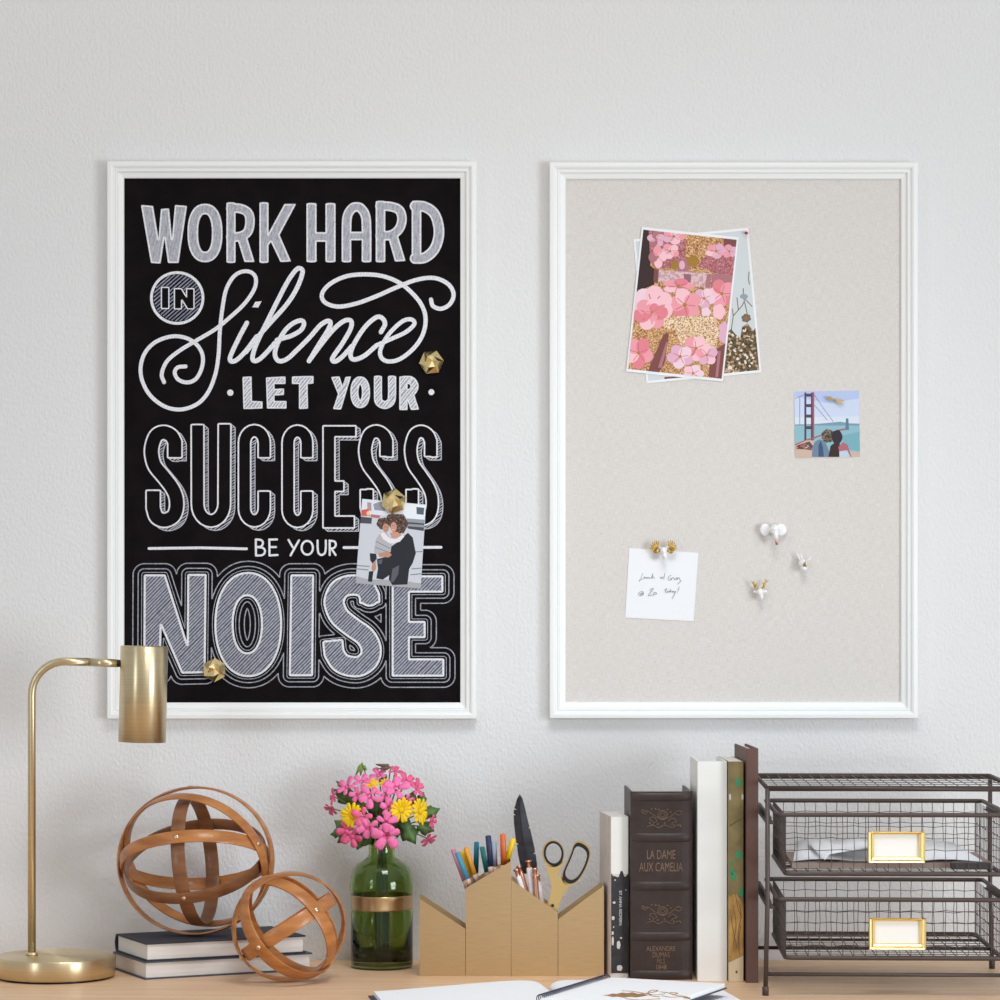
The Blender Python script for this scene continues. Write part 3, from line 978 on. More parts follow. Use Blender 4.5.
# ------------------------------------------------------------------ faceted gold magnets
def gem(px, py, rpx, Y, rot, label):
    c = at(px, py, Y)
    r = rpx * (D + Y) / F
    b = MB()
    ring = lambda rr, y, ph=0: [(rr * math.cos(rot + ph + PI / 3 * i), y, rr * math.sin(rot + ph + PI / 3 * i)) for i in range(6)]
    vs = ring(r * 0.86, 0) + ring(r, -0.005) + ring(r * 0.5, -0.0)
    hs = (-0.0185, -0.0126, -0.0172, -0.0118, -0.0180, -0.0132)
    vs[12:] = [(v[0], hs[i], v[2]) for i, v in enumerate(vs[12:])]
    vs.append((0.08 * r, -0.0145, 0.1 * r))
    fs = [tuple(range(6))]
    for i in range(6):
        j = (i + 1) % 6
        fs += [(i, j, 6 + j, 6 + i), (6 + i, 6 + j, 12 + j), (6 + i, 12 + j, 12 + i), (12 + i, 12 + j, 18)]
    b.add(vs, fs)
    o = b.build('gem_magnet', M_gold)
    o.location = c
    return tag(o, label, 'magnet', 'faceted gold magnets')


gem(431.5, 362.5, 12.6, YB - 0.0003, 0.1, 'faceted gold magnet right of the word Silence')
gem(393.8, 501.5, 12.8, YB - 0.0021, 0.35, 'faceted gold magnet holding the street photo')
gem(214.8, 670, 12.2, YB - 0.0003, 0.5, 'faceted gold magnet between the N and O of the lowest word')

# ------------------------------------------------------------------ animal push pins
M_porc = mat('white_porcelain', (242, 240, 240), 0.3)
M_antler = mat('antique_gold', (206, 170, 96), 0.38, 1.0)
M_rose = mat('rose_gold', (226, 164, 138), 0.25, 1.0)
PX = (D - 0.02) / F


def pin(px, py, label, Y=YB):
    return thing('animal_push_pin', at(px, py, Y), label, 'push pin', group='animal head push pins')


def L2(px, py, cx, cy, y):
    return ((px - cx) * PX, y, -(py - cy) * PX)


# elephant
o = pin(773.5, 533, 'white elephant head push pin with round ears, uppermost of the loose pins')
b = MB(); b.ellipsoid(L2(774, 530, 773.5, 533, -0.014), 5.2 * PX, 0.014, 5.8 * PX)
b.tube([L2(774, 531, 773.5, 533, -0.026), L2(774.3, 536, 773.5, 533, -0.029), L2(775, 541, 773.5, 533, -0.027)], [3.6 * PX, 2.6 * PX, 1.9 * PX], 10)
b.build('head', M_porc, o)
for ex, sx in ((764.5, 5.2), (780.5, 5.6)):
    b = MB(); b.ellipsoid(L2(ex, 530, 773.5, 533, -0.011), sx * PX, 0.0022, 6.2 * PX); b.build('ear', M_porc, o)
b = MB(); b.tube([L2(775, 540.5, 773.5, 533, -0.0275), L2(775.3, 545, 773.5, 533, -0.024)], [1.9 * PX, 1.3 * PX], 8); b.build('trunk_tip', M_rose, o)
b = MB(); b.tube([L2(773.5, 531, 773.5, 533, -0.006), L2(773.5, 531, 773.5, 533, 0.002)], [0.003, 0.001], 8); b.build('pin_shank', M_rose, o)
# horned white head
o = pin(802, 565, 'white animal head push pin with a gold horn on its brow, rightmost of the pins')
b = MB(); b.ellipsoid(L2(802, 564, 802, 565, -0.010), 4.4 * PX, 0.010, 4.8 * PX); b.ellipsoid(L2(802.8, 568.5, 802, 565, -0.017), 3.2 * PX, 0.008, 3.2 * PX); b.build('head', M_porc, o)
b = MB(); b.tube([L2(803.2, 566.5, 802, 565, -0.021), L2(804, 561, 802, 565, -0.024)], [2.0 * PX, 0.3 * PX], 8); b.build('horn', M_antler, o)
for p_ in ([(799.5, 561), (797.5, 556), (796, 552.5)], [(801.5, 560), (801, 556), (799.5, 553)], [(806, 561), (809, 559), (810.5, 557.5)]):
    b = MB(); b.tube([L2(x, y, 802, 565, -0.010) for x, y in p_], [1.0 * PX, 0.8 * PX, 0.3 * PX], 6); b.build('ear', M_porc, o)
b = MB(); b.tube([(0, -0.004, 0), (0, 0.002, 0)], [0.003, 0.001], 8); b.build('pin_shank', M_antler, o)
# deer
o = pin(759, 590, 'white deer head push pin with small gold antlers, lowest of the loose pins')
b = MB(); b.ellipsoid(L2(759.5, 592.5, 759, 590, -0.012), 3.8 * PX, 0.011, 4.4 * PX); b.ellipsoid(L2(760.3, 597, 759, 590, -0.018), 2.2 * PX, 0.007, 3.0 * PX)
b.ellipsoid(L2(754.6, 592, 759, 590, -0.010), 2.2 * PX, 0.002, 1.3 * PX); b.ellipsoid(L2(764.5, 591.5, 759, 590, -0.010), 2.2 * PX, 0.002, 1.3 * PX); b.build('head', M_porc, o)
for sx, pts in ((-1, [(757.5, 589), (754.5, 587), (753, 583.5), (753.3, 580.5)]), (1, [(761, 588.5), (763.5, 586.5), (765, 582.5), (765, 579)])):
    b = MB(); b.tube([L2(x, y, 759, 590, -0.012) for x, y in pts], [1.1 * PX, 1.1 * PX, 1.0 * PX, 0.4 * PX], 6)
    x, y = pts[1]; b.tube([L2(x, y, 759, 590, -0.012), L2(x - sx * 1.5, y - 4.5, 759, 590, -0.015)], [1.0 * PX, 0.3 * PX], 6)
    x, y = pts[2]; b.tube([L2(x, y, 759, 590, -0.012), L2(x + sx * 2.6, y - 2.5, 759, 590, -0.014)], [0.9 * PX, 0.3 * PX], 6)
    b.build('antler', M_antler, o)
b = MB(); b.tube([(0, -0.004, 0), (0, 0.002, 0)], [0.003, 0.001], 8); b.build('pin_shank', M_antler, o)
# moose on the note
o = pin(662.5, 550, 'white moose head push pin with broad gold antlers holding the paper note', YB - 0.0012)
b = MB(); b.ellipsoid(L2(663, 551, 662.5, 550, -0.012), 3.6 * PX, 0.010, 4.0 * PX); b.ellipsoid(L2(664, 556, 662.5, 550, -0.018), 2.6 * PX, 0.008, 4.2 * PX)
b.tube([L2(661, 549.5, 662.5, 550, -0.012), L2(658.5, 546, 662.5, 550, -0.011)], [1.3 * PX, 0.5 * PX], 6); b.tube([L2(665, 549.5, 662.5, 550, -0.012), L2(667, 546.5, 662.5, 550, -0.011)], [1.3 * PX, 0.5 * PX], 6)
b.build('head', M_porc, o)
for sx, cx in ((-1, 655.5), (1, 670.5)):
    b = MB()
    b.ellipsoid(L2(cx, 550.5, 662.5, 550, -0.013), 2.8 * PX, 0.0016, 3.4 * PX, nu=12, nv=8)
    for k in range(6):
        a = PI / 2 + sx * (0.45 - 0.36 * k)
        b.tube([L2(cx + 0.8 * math.cos(a), 551.5 - 1.0 * math.sin(a), 662.5, 550, -0.013), L2(cx + 4.2 * math.cos(a), 550.5 - 5.6 * math.sin(a), 662.5, 550, -0.0145), L2(cx + 6.2 * math.cos(a), 550 - 9.5 * math.sin(a), 662.5, 550, -0.013)], [1.1 * PX, 1.0 * PX, 0.35 * PX], 6)
    b.tube([L2(663 + sx * 2.5, 551, 662.5, 550, -0.011), L2(cx, 551.5, 662.5, 550, -0.013)], [1.2 * PX, 1.2 * PX], 6)
    b.build('antler', M_antler, o)
b = MB(); b.tube([(0, -0.004, 0), (0, 0.002, 0)], [0.003, 0.001], 8); b.build('pin_shank', M_antler, o)
# arrow pin on the bay photo
o = thing('arrow_push_pin', at(834.5, 400, YB - 0.0012), 'tiny gold arrow push pin across the sky of the bay photo', 'push pin')
b = MB(); b.tube([L2(829, 398.5, 834.5, 400, -0.006), L2(840, 401.8, 834.5, 400, -0.006)], 0.6 * PX, 6); b.build('shaft', M_antler, o)
b = MB(); b.prism([(a[0], a[2]) for a in (L2(825.5, 397.6, 834.5, 400, 0), L2(830, 396.4, 834.5, 400, 0), L2(832, 399.2, 834.5, 400, 0), L2(829.4, 400.8, 834.5, 400, 0))], -0.0075, -0.0045); b.build('arrow_tip', M_antler, o)
b = MB(); b.prism([(a[0], a[2]) for a in (L2(834.5, 400, 834.5, 400, 0), L2(840, 399.2, 834.5, 400, 0), L2(844, 401.2, 834.5, 400, 0), L2(841, 402.2, 834.5, 400, 0), L2(842.5, 405, 834.5, 400, 0), L2(837.5, 403.6, 834.5, 400, 0))], -0.0078, -0.0045); b.build('fletching', M_gold, o)
b = MB(); b.tube([(0, -0.006, 0), (0, 0.001, 0)], [0.002, 0.001], 8); b.build('pin_shank', M_antler, o)
# pink headed pin on the hidden print
M_pinred = mat('dark_pink_plastic', (166, 60, 78), 0.35)
o = thing('push_pin', at(746, 233.5, YB - 0.0011), 'tiny dark pink push pin at the top right corner of the bush print', 'push pin')
b = MB(); b.ellipsoid((0, -0.006, 0), 1.9 * PX, 0.003, 1.6 * PX); b.build('pin_head', M_pinred, o)
b = MB(); b.tube([(0, -0.004, 0), (0, 0.001, 0)], 0.0008, 6); b.build('pin_shank', M_antler, o)

# ------------------------------------------------------------------ desk lamp
yb = -0.235
d = D + yb
pxm = d / F
bc = at(55.4, 958, yb)
lamp = thing('desk_lamp', (bc.x, yb, ZD), 'brushed brass desk lamp with round base and downward cylinder shade', 'lamp')
R = 59.6 * pxm
b = MB(); b.lathe([(0, 0.003), (R - 0.004, 0.003), (R, 0.004), (R, 0.0325), (R - 0.0012, 0.0345), (R - 0.003, 0.035), (0, 0.035)], 72)
b.build('base', M_brass, lamp)
b = MB(); b.lathe([(0, 0), (R - 0.006, 0), (R - 0.006, 0.003), (0, 0.003)], 48); b.build('base_pad', M_black, lamp)
px_, pz = at(31.8, 957, yb).x - bc.x, at(0, 661.5, yb).z - ZD
sh = at(143.2, 694, yb)
shx, shz = sh.x - bc.x, sh.z - ZD
rb = 0.052
path = [(px_, 0, 0.034), (px_, 0, pz - rb)]
for k in range(1, 13):
    a = PI / 2 * k / 12
    path.append((px_ + rb - rb * math.cos(a), 0, pz - rb + rb * math.sin(a)))
path += [(px_ + 0.09, 0, pz - 0.001)]
b = MB(); b.tube(path, 0.0064, 16); b.lathe([(0.0064, 0.035), (0.0095, 0.035), (0.0095, 0.0385), (0.0064, 0.040)], 24, M=Matrix.Translation((px_, 0, 0)))
b.build('pole', M_brass, lamp)
rs, hs = 23.7 * pxm, 96 * pxm
b = MB(); b.tube([(px_ + 0.09, 0, pz - 0.001), (shx - rs - 0.0035, 0, pz - 0.003)], 0.0064, 16); b.build('arm', M_brass, lamp)
b = MB(); b.tube([(shx - rs - 0.004, 0, pz - 0.003), (shx - rs + 0.002, 0, pz - 0.003)], 0.0058, 14); b.build('joint', M_black, lamp)
Mt = Matrix.Translation((shx, 0, shz)) @ Matrix.Rotation(math.radians(1.4), 4, 'Y')
b = MB(); b.lathe([(0, hs / 2), (rs - 0.0012, hs / 2), (rs, hs / 2 - 0.0012), (rs, -hs / 2), (rs - 0.0012, -hs / 2), (rs - 0.0015, hs / 2 - 0.003), (0, hs / 2 - 0.003)], 72, M=Mt)
b.build('lamp_shade', M_brass, lamp)
b = MB(); b.ellipsoid((0, 0, 0.0), 0.02, 0.02, 0.024, M=Mt); b.tube([(0, 0, 0.018), (0, 0, hs / 2 - 0.003)], 0.012, 16, M=Mt); b.build('bulb', mat('frosted_bulb', (235, 232, 225), 0.4), lamp)


# ------------------------------------------------------------------ lying books
M_pages = mat('book_pages', (232, 226, 220), 0.85, rgb2=(220, 213, 206), vscale=6, stretch=(1, 1, 160), spec=0.15)
M_navyblack = mat('navy_black_cloth', (46, 47, 58), 0.7, bump=0.0002, bscale=900)
M_slategrey = mat('slate_grey_cloth', (74, 80, 92), 0.65, bump=0.0002, bscale=900)


def lying_book(loc, rz, L, Wd, T, mcov, label, group):
    o = thing('closed_book', loc, label, 'book', rz, group)
    tb = 0.0026
    b = MB()
    b.bbox(0, L, 0, Wd, 0, tb, 0.0008); b.bbox(0, L, 0, Wd, T - tb, T, 0.0008)
    prof = []
    n = 8
    out = [(Wd - 0.001 + 0.006 * math.sin(PI * i / n), T * i / n) for i in range(n + 1)]
    inn = [(Wd - 0.004 + 0.006 * math.sin(PI * i / n), T * i / n) for i in range(n, -1, -1)]
    vs = [(x, y, z) for x in (0, L) for y, z in out + inn]
    m = len(out + inn)
    fs = [(i, (i + 1) % m, (i + 1) % m + m, i + m) for i in range(m)]
    fs += [(i, i + 1, m - 2 - i, m - 1 - i) for i in range(n)] + [(m + i, m + m - 1 - i, m + m - 2 - i, m + i + 1) for i in range(n)]
    b.add(vs, fs)
    b.build('cover', mcov, o)
    b = MB(); b.box(0.004, L - 0.004, 0.004, Wd - 0.002, tb, T - tb); b.build('page_block', M_pages, o)
    return o


rzb = math.radians(26.0)
c0 = at(144.5, 979, -0.268); c0.z = ZD
lying_book((c0.x, c0.y, ZD), rzb, 0.283, 0.155, 0.0282, M_slategrey, 'slate grey book lying flat on the desk, under the black book', 'books lying flat under the large hoop ball')
lying_book((c0.x + 0.002, c0.y + 0.001, ZD + 0.0282), rzb - 0.01, 0.268, 0.152, 0.0288, M_navyblack, 'black book lying on the slate grey book, right under the large hoop ball', 'books lying flat under the large hoop ball')

# ------------------------------------------------------------------ hoop balls
M_hoop = mat('steamed_wood', (192, 128, 70), 0.36, rgb2=(162, 100, 50), vscale=16, stretch=(1, 1, 5), spec=0.45, coat=0.15)
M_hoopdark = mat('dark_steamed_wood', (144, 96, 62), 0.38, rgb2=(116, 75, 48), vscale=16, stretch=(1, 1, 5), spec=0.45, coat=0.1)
M_rivet = mat('pale_brass_rivet', (214, 190, 158), 0.3, 1.0)


def hoop_ball(name, c, R, sq, rings, hw, th, rivets, label):
    o = thing(name, (c[0], c[1], c[2] - R * sq), label, 'decorative ball', group='wooden hoop balls')
    C0 = Vector((0, 0, R * sq))
    ns = []
    for k, (n, rr, m) in enumerate(rings):
        n = Vector(n).normalized(); ns.append((n, rr))
        u = n.orthogonal().normalized(); w = n.cross(u)
        N = 96
        Ro, Ri = R * rr, R * rr - th
        prof = [(Ro - th * 0.25, -hw), (Ro, -hw * 0.82), (Ro, hw * 0.82), (Ro - th * 0.25, hw), (Ri + th * 0.25, hw), (Ri, hw * 0.82), (Ri, -hw * 0.82), (Ri + th * 0.25, -hw)]
        vs, fs = [], []
        for i in range(N):
            a = 2 * PI * i / N
            e = u * math.cos(a) + w * math.sin(a)
            for (r_, h_) in prof:
                p_ = e * r_ + n * h_
                vs.append(C0 + Vector((p_.x, p_.y, p_.z * sq)))
        q = len(prof)
        for i in range(N):
            i2 = (i + 1) % N
            for j in range(q):
                j2 = (j + 1) % q
                fs.append((i * q + j, i2 * q + j, i2 * q + j2, i * q + j2))
        b = MB(); b.add(vs, fs, 0, True)
        h = b.build('hoop', m, o)
        md = h.modifiers.new('edges', 'EDGE_SPLIT'); md.split_angle = math.radians(50)
    for (i, j, sgn) in rivets:
        x = ns[i][0].cross(ns[j][0]).normalized() * sgn
        rr = max(ns[i][1], ns[j][1])
        p_ = C0 + Vector((x.x, x.y, x.z * sq)) * (R * rr - 0.0005)
        b = MB(); b.lathe([(0.0042, 0), (0.0042, 0.0008), (0.003, 0.0020), (0, 0.0025)], 14, M=Matrix.Translation(p_) @ x.to_track_quat('Z', 'Y').to_matrix().to_4x4())
        b.build('rivet', M_rivet, o)
    return o


yB = -0.150
dB = D + yB
RB = 80 * dB / F
cB = at(195.5, 860, yB); cB.z = ZD + 0.057 + RB * 0.925 + 0.001
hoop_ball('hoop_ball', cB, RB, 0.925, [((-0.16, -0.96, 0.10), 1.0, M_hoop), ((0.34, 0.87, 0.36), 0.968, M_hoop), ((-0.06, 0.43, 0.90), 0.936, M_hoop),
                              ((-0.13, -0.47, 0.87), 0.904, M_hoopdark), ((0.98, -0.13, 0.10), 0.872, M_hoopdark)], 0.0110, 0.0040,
          [(2, 4, 1), (2, 4, -1), (3, 4, 1), (3, 4, -1), (0, 4, 1), (0, 4, -1), (1, 2, 1), (1, 2, -1), (0, 3, 1)], 'large wooden hoop ball resting on the two stacked books')
yS = -0.302
dS = D + yS
RS = 58.5 * dS / F
cS = at(289, 927.5, yS); cS.z = ZD + RS * 0.955 + 0.0005
hoop_ball('hoop_ball', cS, RS, 0.955, [((0.66, -0.52, 0.50), 1.0, M_hoop), ((0.58, 0.66, 0.44), 0.955, M_hoop), ((0.55, -0.03, -0.81), 0.916, M_hoop), ((0.30, -0.93, -0.12), 0.986, M_hoop)],
          0.0108, 0.0040, [(0, 2, 1), (0, 2, -1), (1, 2, 1), (1, 2, -1), (0, 1, 1), (0, 1, -1), (2, 3, 1), (2, 3, -1)], 'smaller wooden hoop ball standing on the desk in front of the books')

# ------------------------------------------------------------------ vase
M_glass = mat('green_glass', (178, 201, 132), 0.03, trans=1.0, ior=1.45)
yV = -0.103
vx = at(381.8, 960, yV).x
q = (D + yV) / F
zpx = lambda py: at(0, py, yV).z - ZD
vase = thing('bottle_vase', (vx, yV, ZD), 'dark green glass bottle vase with a brass band holding pink and yellow flowers', 'vase')
tw_ = 0.0028
po = [(0.0, 0.0), (29 * q, 0.0), (30.6 * q, 0.0015), (31.2 * q, 0.005), (31 * q, zpx(911)), (30.2 * q, zpx(909)), (30.2 * q, zpx(894)), (32 * q, zpx(892)), (32.2 * q, zpx(886)), (31.5 * q, zpx(878)), (29.0 * q, zpx(870)),
      (24.5 * q, zpx(864)), (18.5 * q, zpx(860)), (14.5 * q, zpx(857)), (13 * q, zpx(853)), (13 * q, zpx(846)), (13.6 * q, zpx(840)), (14 * q, zpx(838))]
pi_ = [(max(r - tw_, 0.0), max(z, 0.006)) for r, z in po[::-1]]
pi_[0] = (14 * q - tw_, zpx(838))
b = MB(); b.lathe(po + pi_, 64); b.build('bottle', M_glass, vase)
b = MB(); b.lathe([(30.3 * q, zpx(908.5)), (31 * q, zpx(908.8)), (31.4 * q, zpx(907.5)), (31.0 * q, zpx(906)), (31.0 * q, zpx(897)), (31.4 * q, zpx(895.5)), (31 * q, zpx(894.2)), (30.3 * q, zpx(894.5))], 64); b.build('band', M_cupbrass, vase)

# ------------------------------------------------------------------ flowers
M_pink = mat('pink_petal', (246, 120, 174), 0.5, var=0.12, vscale=90, spec=0.3)
M_pinkd = mat('deep_pink_petal', (234, 98, 142), 0.5, var=0.15, vscale=90, spec=0.3)
M_pinkcore = mat('pink_petal_base', (222, 82, 134), 0.5, spec=0.3)
M_yellow = mat('yellow_petal', (250, 206, 20), 0.5, var=0.05, vscale=80, spec=0.3)
M_yellowc = mat('daisy_centre', (246, 194, 16), 0.7, bump=0.0008, bscale=900)
M_leaf = mat('green_leaf', (92, 126, 66), 0.42, rgb2=(62, 94, 48), vscale=60, spec=0.4)
M_bud = mat('bud_green', (116, 140, 66), 0.5)
M_bract = mat('brown_leaf', (110, 84, 66), 0.5)
M_stem = mat('green_stem', (98, 124, 62), 0.5)
fz = lambda X, Yq: (320 + X / 8.0, 755 + Yq / 8.0)


def orient(normal, roll=0.0):
    nrm = Vector(normal).normalized()
    return nrm.to_track_quat('Z', 'Y').to_matrix().to_4x4() @ Matrix.Rotation(roll, 4, 'Z')


def petal(b, M, a, L, wd, lift, mi=0, notch=0.0, base=0.10, nseg=6, core=0):
    ca, sa = math.cos(a), math.sin(a)
    vs, fs = [], []
    for i in range(nseg + 1):
        t = i / nseg
        wi = wd * (0.16 + 0.84 * math.sin(PI * min(1, t ** 0.8 * 0.62 + 0.02))) * (1 if t < 0.85 else (1 - (t - 0.85) * 2.6))
        r = L * (base + (1 - base) * t)
        z = lift * L * t - 0.22 * L * t * t
        for sgn in (-1, 0, 1):
            rr = r - (notch * L if (sgn == 0 and i == nseg) else 0)
            zz = z + (0.0 if sgn else -0.06 * wd)
            vs.append((rr * ca - sgn * wi * sa, rr * sa + sgn * wi * ca, zz))
    for i in range(nseg):
        for j in range(2):
            fs.append((i * 3 + j, i * 3 + 3 + j, i * 3 + 4 + j, i * 3 + 1 + j))
    o0 = len(b.m)
    b.add(vs, fs, mi, True, M)
    for q_ in range(core * 2):
        b.m[o0 + q_] = 1


def floret(parent, X, Yq, r, nrm, roll, m, off, npet=5, spread=1.0):
    px, py = fz(X, Yq)
    p0 = at(px, py, yV + off)
    M = Matrix.Translation(p0 - parent.location) @ orient(nrm, roll)
    R = r * 1.15 / 8 * q
    b = MB()
    angs = [0.0, 1.15, 2.35, 3.75, 5.05][:npet]
    for k, a in enumerate(angs):
        big = k in (0, 1, 4)
        petal(b, M, a * spread + random.uniform(-0.12, 0.12), R * (1.0 if big else 0.85) * random.uniform(0.9, 1.08), R * (0.30 if big else 0.21), random.uniform(0.2, 0.45), 0, core=1)
    b.tube([(0, 0, -0.003), (0, 0, 0.0012)], [0.0012, 0.0004], 6, M=M)
    f = b.build('floret', [m, M_pinkcore], parent, fix=False)
    md = f.modifiers.new('thick', 'SOLIDIFY'); md.thickness = 0.0003
    return p0


def sprig(name, label, cat, base_off, tips, group=None):
    """a stem from inside the vase; florets/leaves given afterwards are its parts"""
    base = Vector((vx + base_off[0], yV + base_off[1], ZD + 0.008))
    o = thing(name, base, label, cat, group=group)
    neck = Vector((vx + base_off[0] * 0.5, yV + base_off[1] * 0.5, ZD + zpx(842)))
    b = MB()
    for t in tips:
        t = Vector(t)
        pts = catmull([base, base.lerp(neck, 0.5) + Vector((base_off[0] * 0.3, 0, 0)), neck, neck.lerp(t, 0.55) + Vector((0, 0, 0.012)), t], 6)
        b.tube([x - base for x in pts], 0.0011, 6)
    b.build('stem', M_stem, o)
    return o


def tip(X, Yq, off):
    px, py = fz(X, Yq)
    return at(px, py, yV + off + 0.003)


GER = 'pink geranium stems in the green vase'
# (florets: X, Y, radius, normal, roll, deep?, depth offset)
ger = [
    ('geranium_stem', 'pink geranium stem spreading to the upper left of the bouquet', (-0.010, 0.004), [
        (215, 258, 78, (-0.5, -0.7, 0.5), 2.6, 0, -0.012), (300, 318, 60, (-0.2, -0.9, 0.2), 3.0, 0, -0.022), (110, 330, 62, (-0.8, -0.4, 0.1), 3.4, 1, -0.005), (85, 425, 62, (-0.5, -0.5, -0.6), 4.4, 1, -0.008), (330, 215, 66, (-0.1, -0.8, 0.5), 1.2, 0, -0.006)]),
    ('geranium_stem', 'pink geranium stem rising to the upper right of the bouquet', (0.010, 0.006), [
        (690, 215, 78, (0.4, -0.7, 0.5), 0.6, 1, -0.004), (775, 268, 72, (0.7, -0.6, 0.3), 0.2, 1, -0.002), (610, 268, 98, (0.1, -0.9, 0.4), 1.4, 0, -0.022), (470, 165, 72, (-0.1, -0.6, 0.7), 2.2, 0, 0.004), (600, 130, 56, (0.2, -0.6, 0.7), 0.9, 1, 0.008), (690, 365, 66, (0.4, -0.8, -0.2), 5.2, 0, -0.018)]),
    ('geranium_stem', 'pink geranium stem in the middle of the bouquet', (0.001, -0.004), [
        (400, 330, 88, (-0.1, -0.95, 0.2), 3.5, 0, -0.030), (515, 320, 80, (0.1, -0.95, 0.3), 0.4, 0, -0.026), (550, 425, 72, (0.1, -0.98, 0.1), 1.7, 0, -0.034)]),
    ('geranium_stem', 'pink geranium stem drooping over the front lip of the vase', (0.004, -0.010), [
        (525, 540, 84, (0, -0.98, 0.15), 0.3, 0, -0.044), (535, 640, 112, (0.0, -0.96, -0.15), 4.2, 0, -0.048), (345, 490, 84, (-0.1, -0.97, 0.1), 4.0, 1, -0.040), (385, 580, 88, (-0.1, -0.95, -0.15), 4.6, 0, -0.042)]),
    ('geranium_stem', 'pink geranium stem hanging at the lower left of the bouquet', (-0.008, -0.006), [
        (215, 610, 84, (-0.4, -0.85, 0.0), 3.2, 1, -0.026), (255, 650, 78, (-0.2, -0.9, -0.3), 4.9, 1, -0.030)]),
    ('geranium_stem', 'pink geranium stem drooping at the lower right of the bouquet', (0.009, 0.0), [
        (895, 535, 56, (0.8, -0.5, -0.2), 0.2, 1, -0.006), (870, 670, 74, (0.5, -0.5, -0.7), 4.6, 1, -0.010)]),
]
for nm, lb, bo, fl in ger:
    o = sprig(nm, lb, 'flower', bo, [tip(f[0], f[1], f[6]) for f in fl], GER)
    for f in fl:
        floret(o, f[0], f[1], f[2], f[3], f[4], M_pinkd if f[5] else M_pink, f[6])

DAI = 'yellow daisies in the green vase'
dais = [('yellow daisy facing forward at the left of the bouquet', 258, 485, 100, (-0.35, -0.88, 0.05), -0.032, (-0.006, -0.002)),
        ('yellow daisy facing forward right of centre in the bouquet', 650, 440, 100, (0.3, -0.93, -0.1), -0.036, (0.006, -0.004)),
        ('yellow daisy turned sideways at the right of the bouquet', 800, 450, 108, (0.85, -0.5, 0.12), -0.018, (0.008, 0.004)),
        ('small yellow daisy between pink petals at the top, left of the other small one', 415, 235, 56, (-0.1, -0.7, 0.7), -0.012, (-0.003, 0.006)),
        ('small yellow daisy between pink petals at the top, right of the other small one', 530, 232, 56, (0.1, -0.7, 0.7), -0.010, (0.003, 0.007))]
for lb, X, Yq, r, nrm, off, bo in dais:
    o = sprig('yellow_daisy', lb, 'flower', bo, [tip(X, Yq, off)], DAI)
    px, py = fz(X, Yq)
    M = Matrix.Translation(at(px, py, yV + off) - o.location) @ orient(nrm, 0.2)
    Rr = r / 8 * q
    b = MB()
    for k in range(15):
        petal(b, M, 2 * PI * k / 15 + random.uniform(-0.08, 0.08), Rr * random.uniform(0.88, 1.08), Rr * 0.15, random.uniform(0.22, 0.34), base=0.2)
    f = b.build('petals', M_yellow, o, fix=False)
    md = f.modifiers.new('thick', 'SOLIDIFY'); md.thickness = 0.0004
    b = MB(); b.ellipsoid((0, 0, 0.001), Rr * 0.24, Rr * 0.24, Rr * 0.10, M=M, nu=14, nv=8); b.build('flower_centre', M_yellowc, o)


def leaf(parent, X, Yq, L, Wd, nrm, roll, off, m=None, lobes=True):
    px, py = fz(X, Yq)
    M = Matrix.Translation(at(px, py, yV + off) - parent.location) @ orient(nrm, roll)
    b = MB()
    n = 22
    Lr, Wr = L / 8 * q, Wd / 8 * q
    vs = [(0, 0, 0)]
    for ring in (0.5, 1.0):
        for i in range(n):
            t = 2 * PI * i / n
            e = 1 + (0.16 * math.cos(5 * t) + 0.05 * math.cos(11 * t) if lobes else 0)
            x, y = Lr * ring * math.cos(t) * e, Wr * ring * math.sin(t) * e
            if not lobes:
                y *= (1 - 0.5 * math.cos(t)) * 0.8
            z = -0.35 * abs(y) * ring + 0.10 * Lr * math.cos(t * 2) * ring - 0.12 * Lr * ring * ring + 0.05 * Lr * math.cos(5 * t) * (ring > 0.6)
            vs.append((x, y, z))
    fs = [(0, 1 + i, 1 + (i + 1) % n) for i in range(n)] + [(1 + i, 1 + n + i, 1 + n + (i + 1) % n, 1 + (i + 1) % n) for i in range(n)]
    b.add(vs, fs, 0, True, M)
    f = b.build('leaf', m or M_leaf, parent, fix=False)
    md = f.modifiers.new('thick', 'SOLIDIFY'); md.thickness = 0.0005


lv = [('leaf_sprig', 'green leaves filling the left side of the bouquet', (-0.007, 0.006), [
        (205, 315, 110, 70, (-0.3, -0.8, 0.5), 2.8, 0.000), (165, 222, 65, 26, (-0.5, -0.5, 0.8), 2.9, 0.008), (150, 560, 60, 45, (-0.6, -0.7, 0.3), 2.6, -0.006), (115, 625, 50, 36, (-0.7, -0.6, 0.1), 3.4, -0.006), (172, 665, 50, 46, (-0.5, -0.8, 0.0), 3.9, -0.010), (310, 690, 62, 60, (-0.2, -0.95, -0.1), 4.5, -0.016), (300, 400, 80, 70, (-0.1, -0.9, 0.3), 2.6, -0.006), (380, 660, 70, 66, (0, -0.98, 0.0), 4.2, -0.018)]),
      ('leaf_sprig', 'green leaves filling the right side of the bouquet', (0.006, 0.008), [
        (710, 610, 100, 70, (0.2, -0.95, 0.1), 5.2, -0.022), (890, 455, 72, 52, (0.4, -0.85, 0.3), 0.3, 0.0), (845, 580, 70, 56, (0.4, -0.88, 0.1), 5.9, -0.006), (822, 345, 50, 38, (0.4, -0.8, 0.5), 1.2, 0.002), (730, 360, 70, 55, (0.2, -0.9, 0.3), 1.2, 0.0), (460, 410, 80, 66, (0, -0.95, 0.2), 1.0, -0.006), (600, 560, 90, 80, (0, -0.98, 0.1), 4.9, -0.008), (480, 480, 90, 80, (0, -0.98, 0.1), 3.9, -0.006)])]
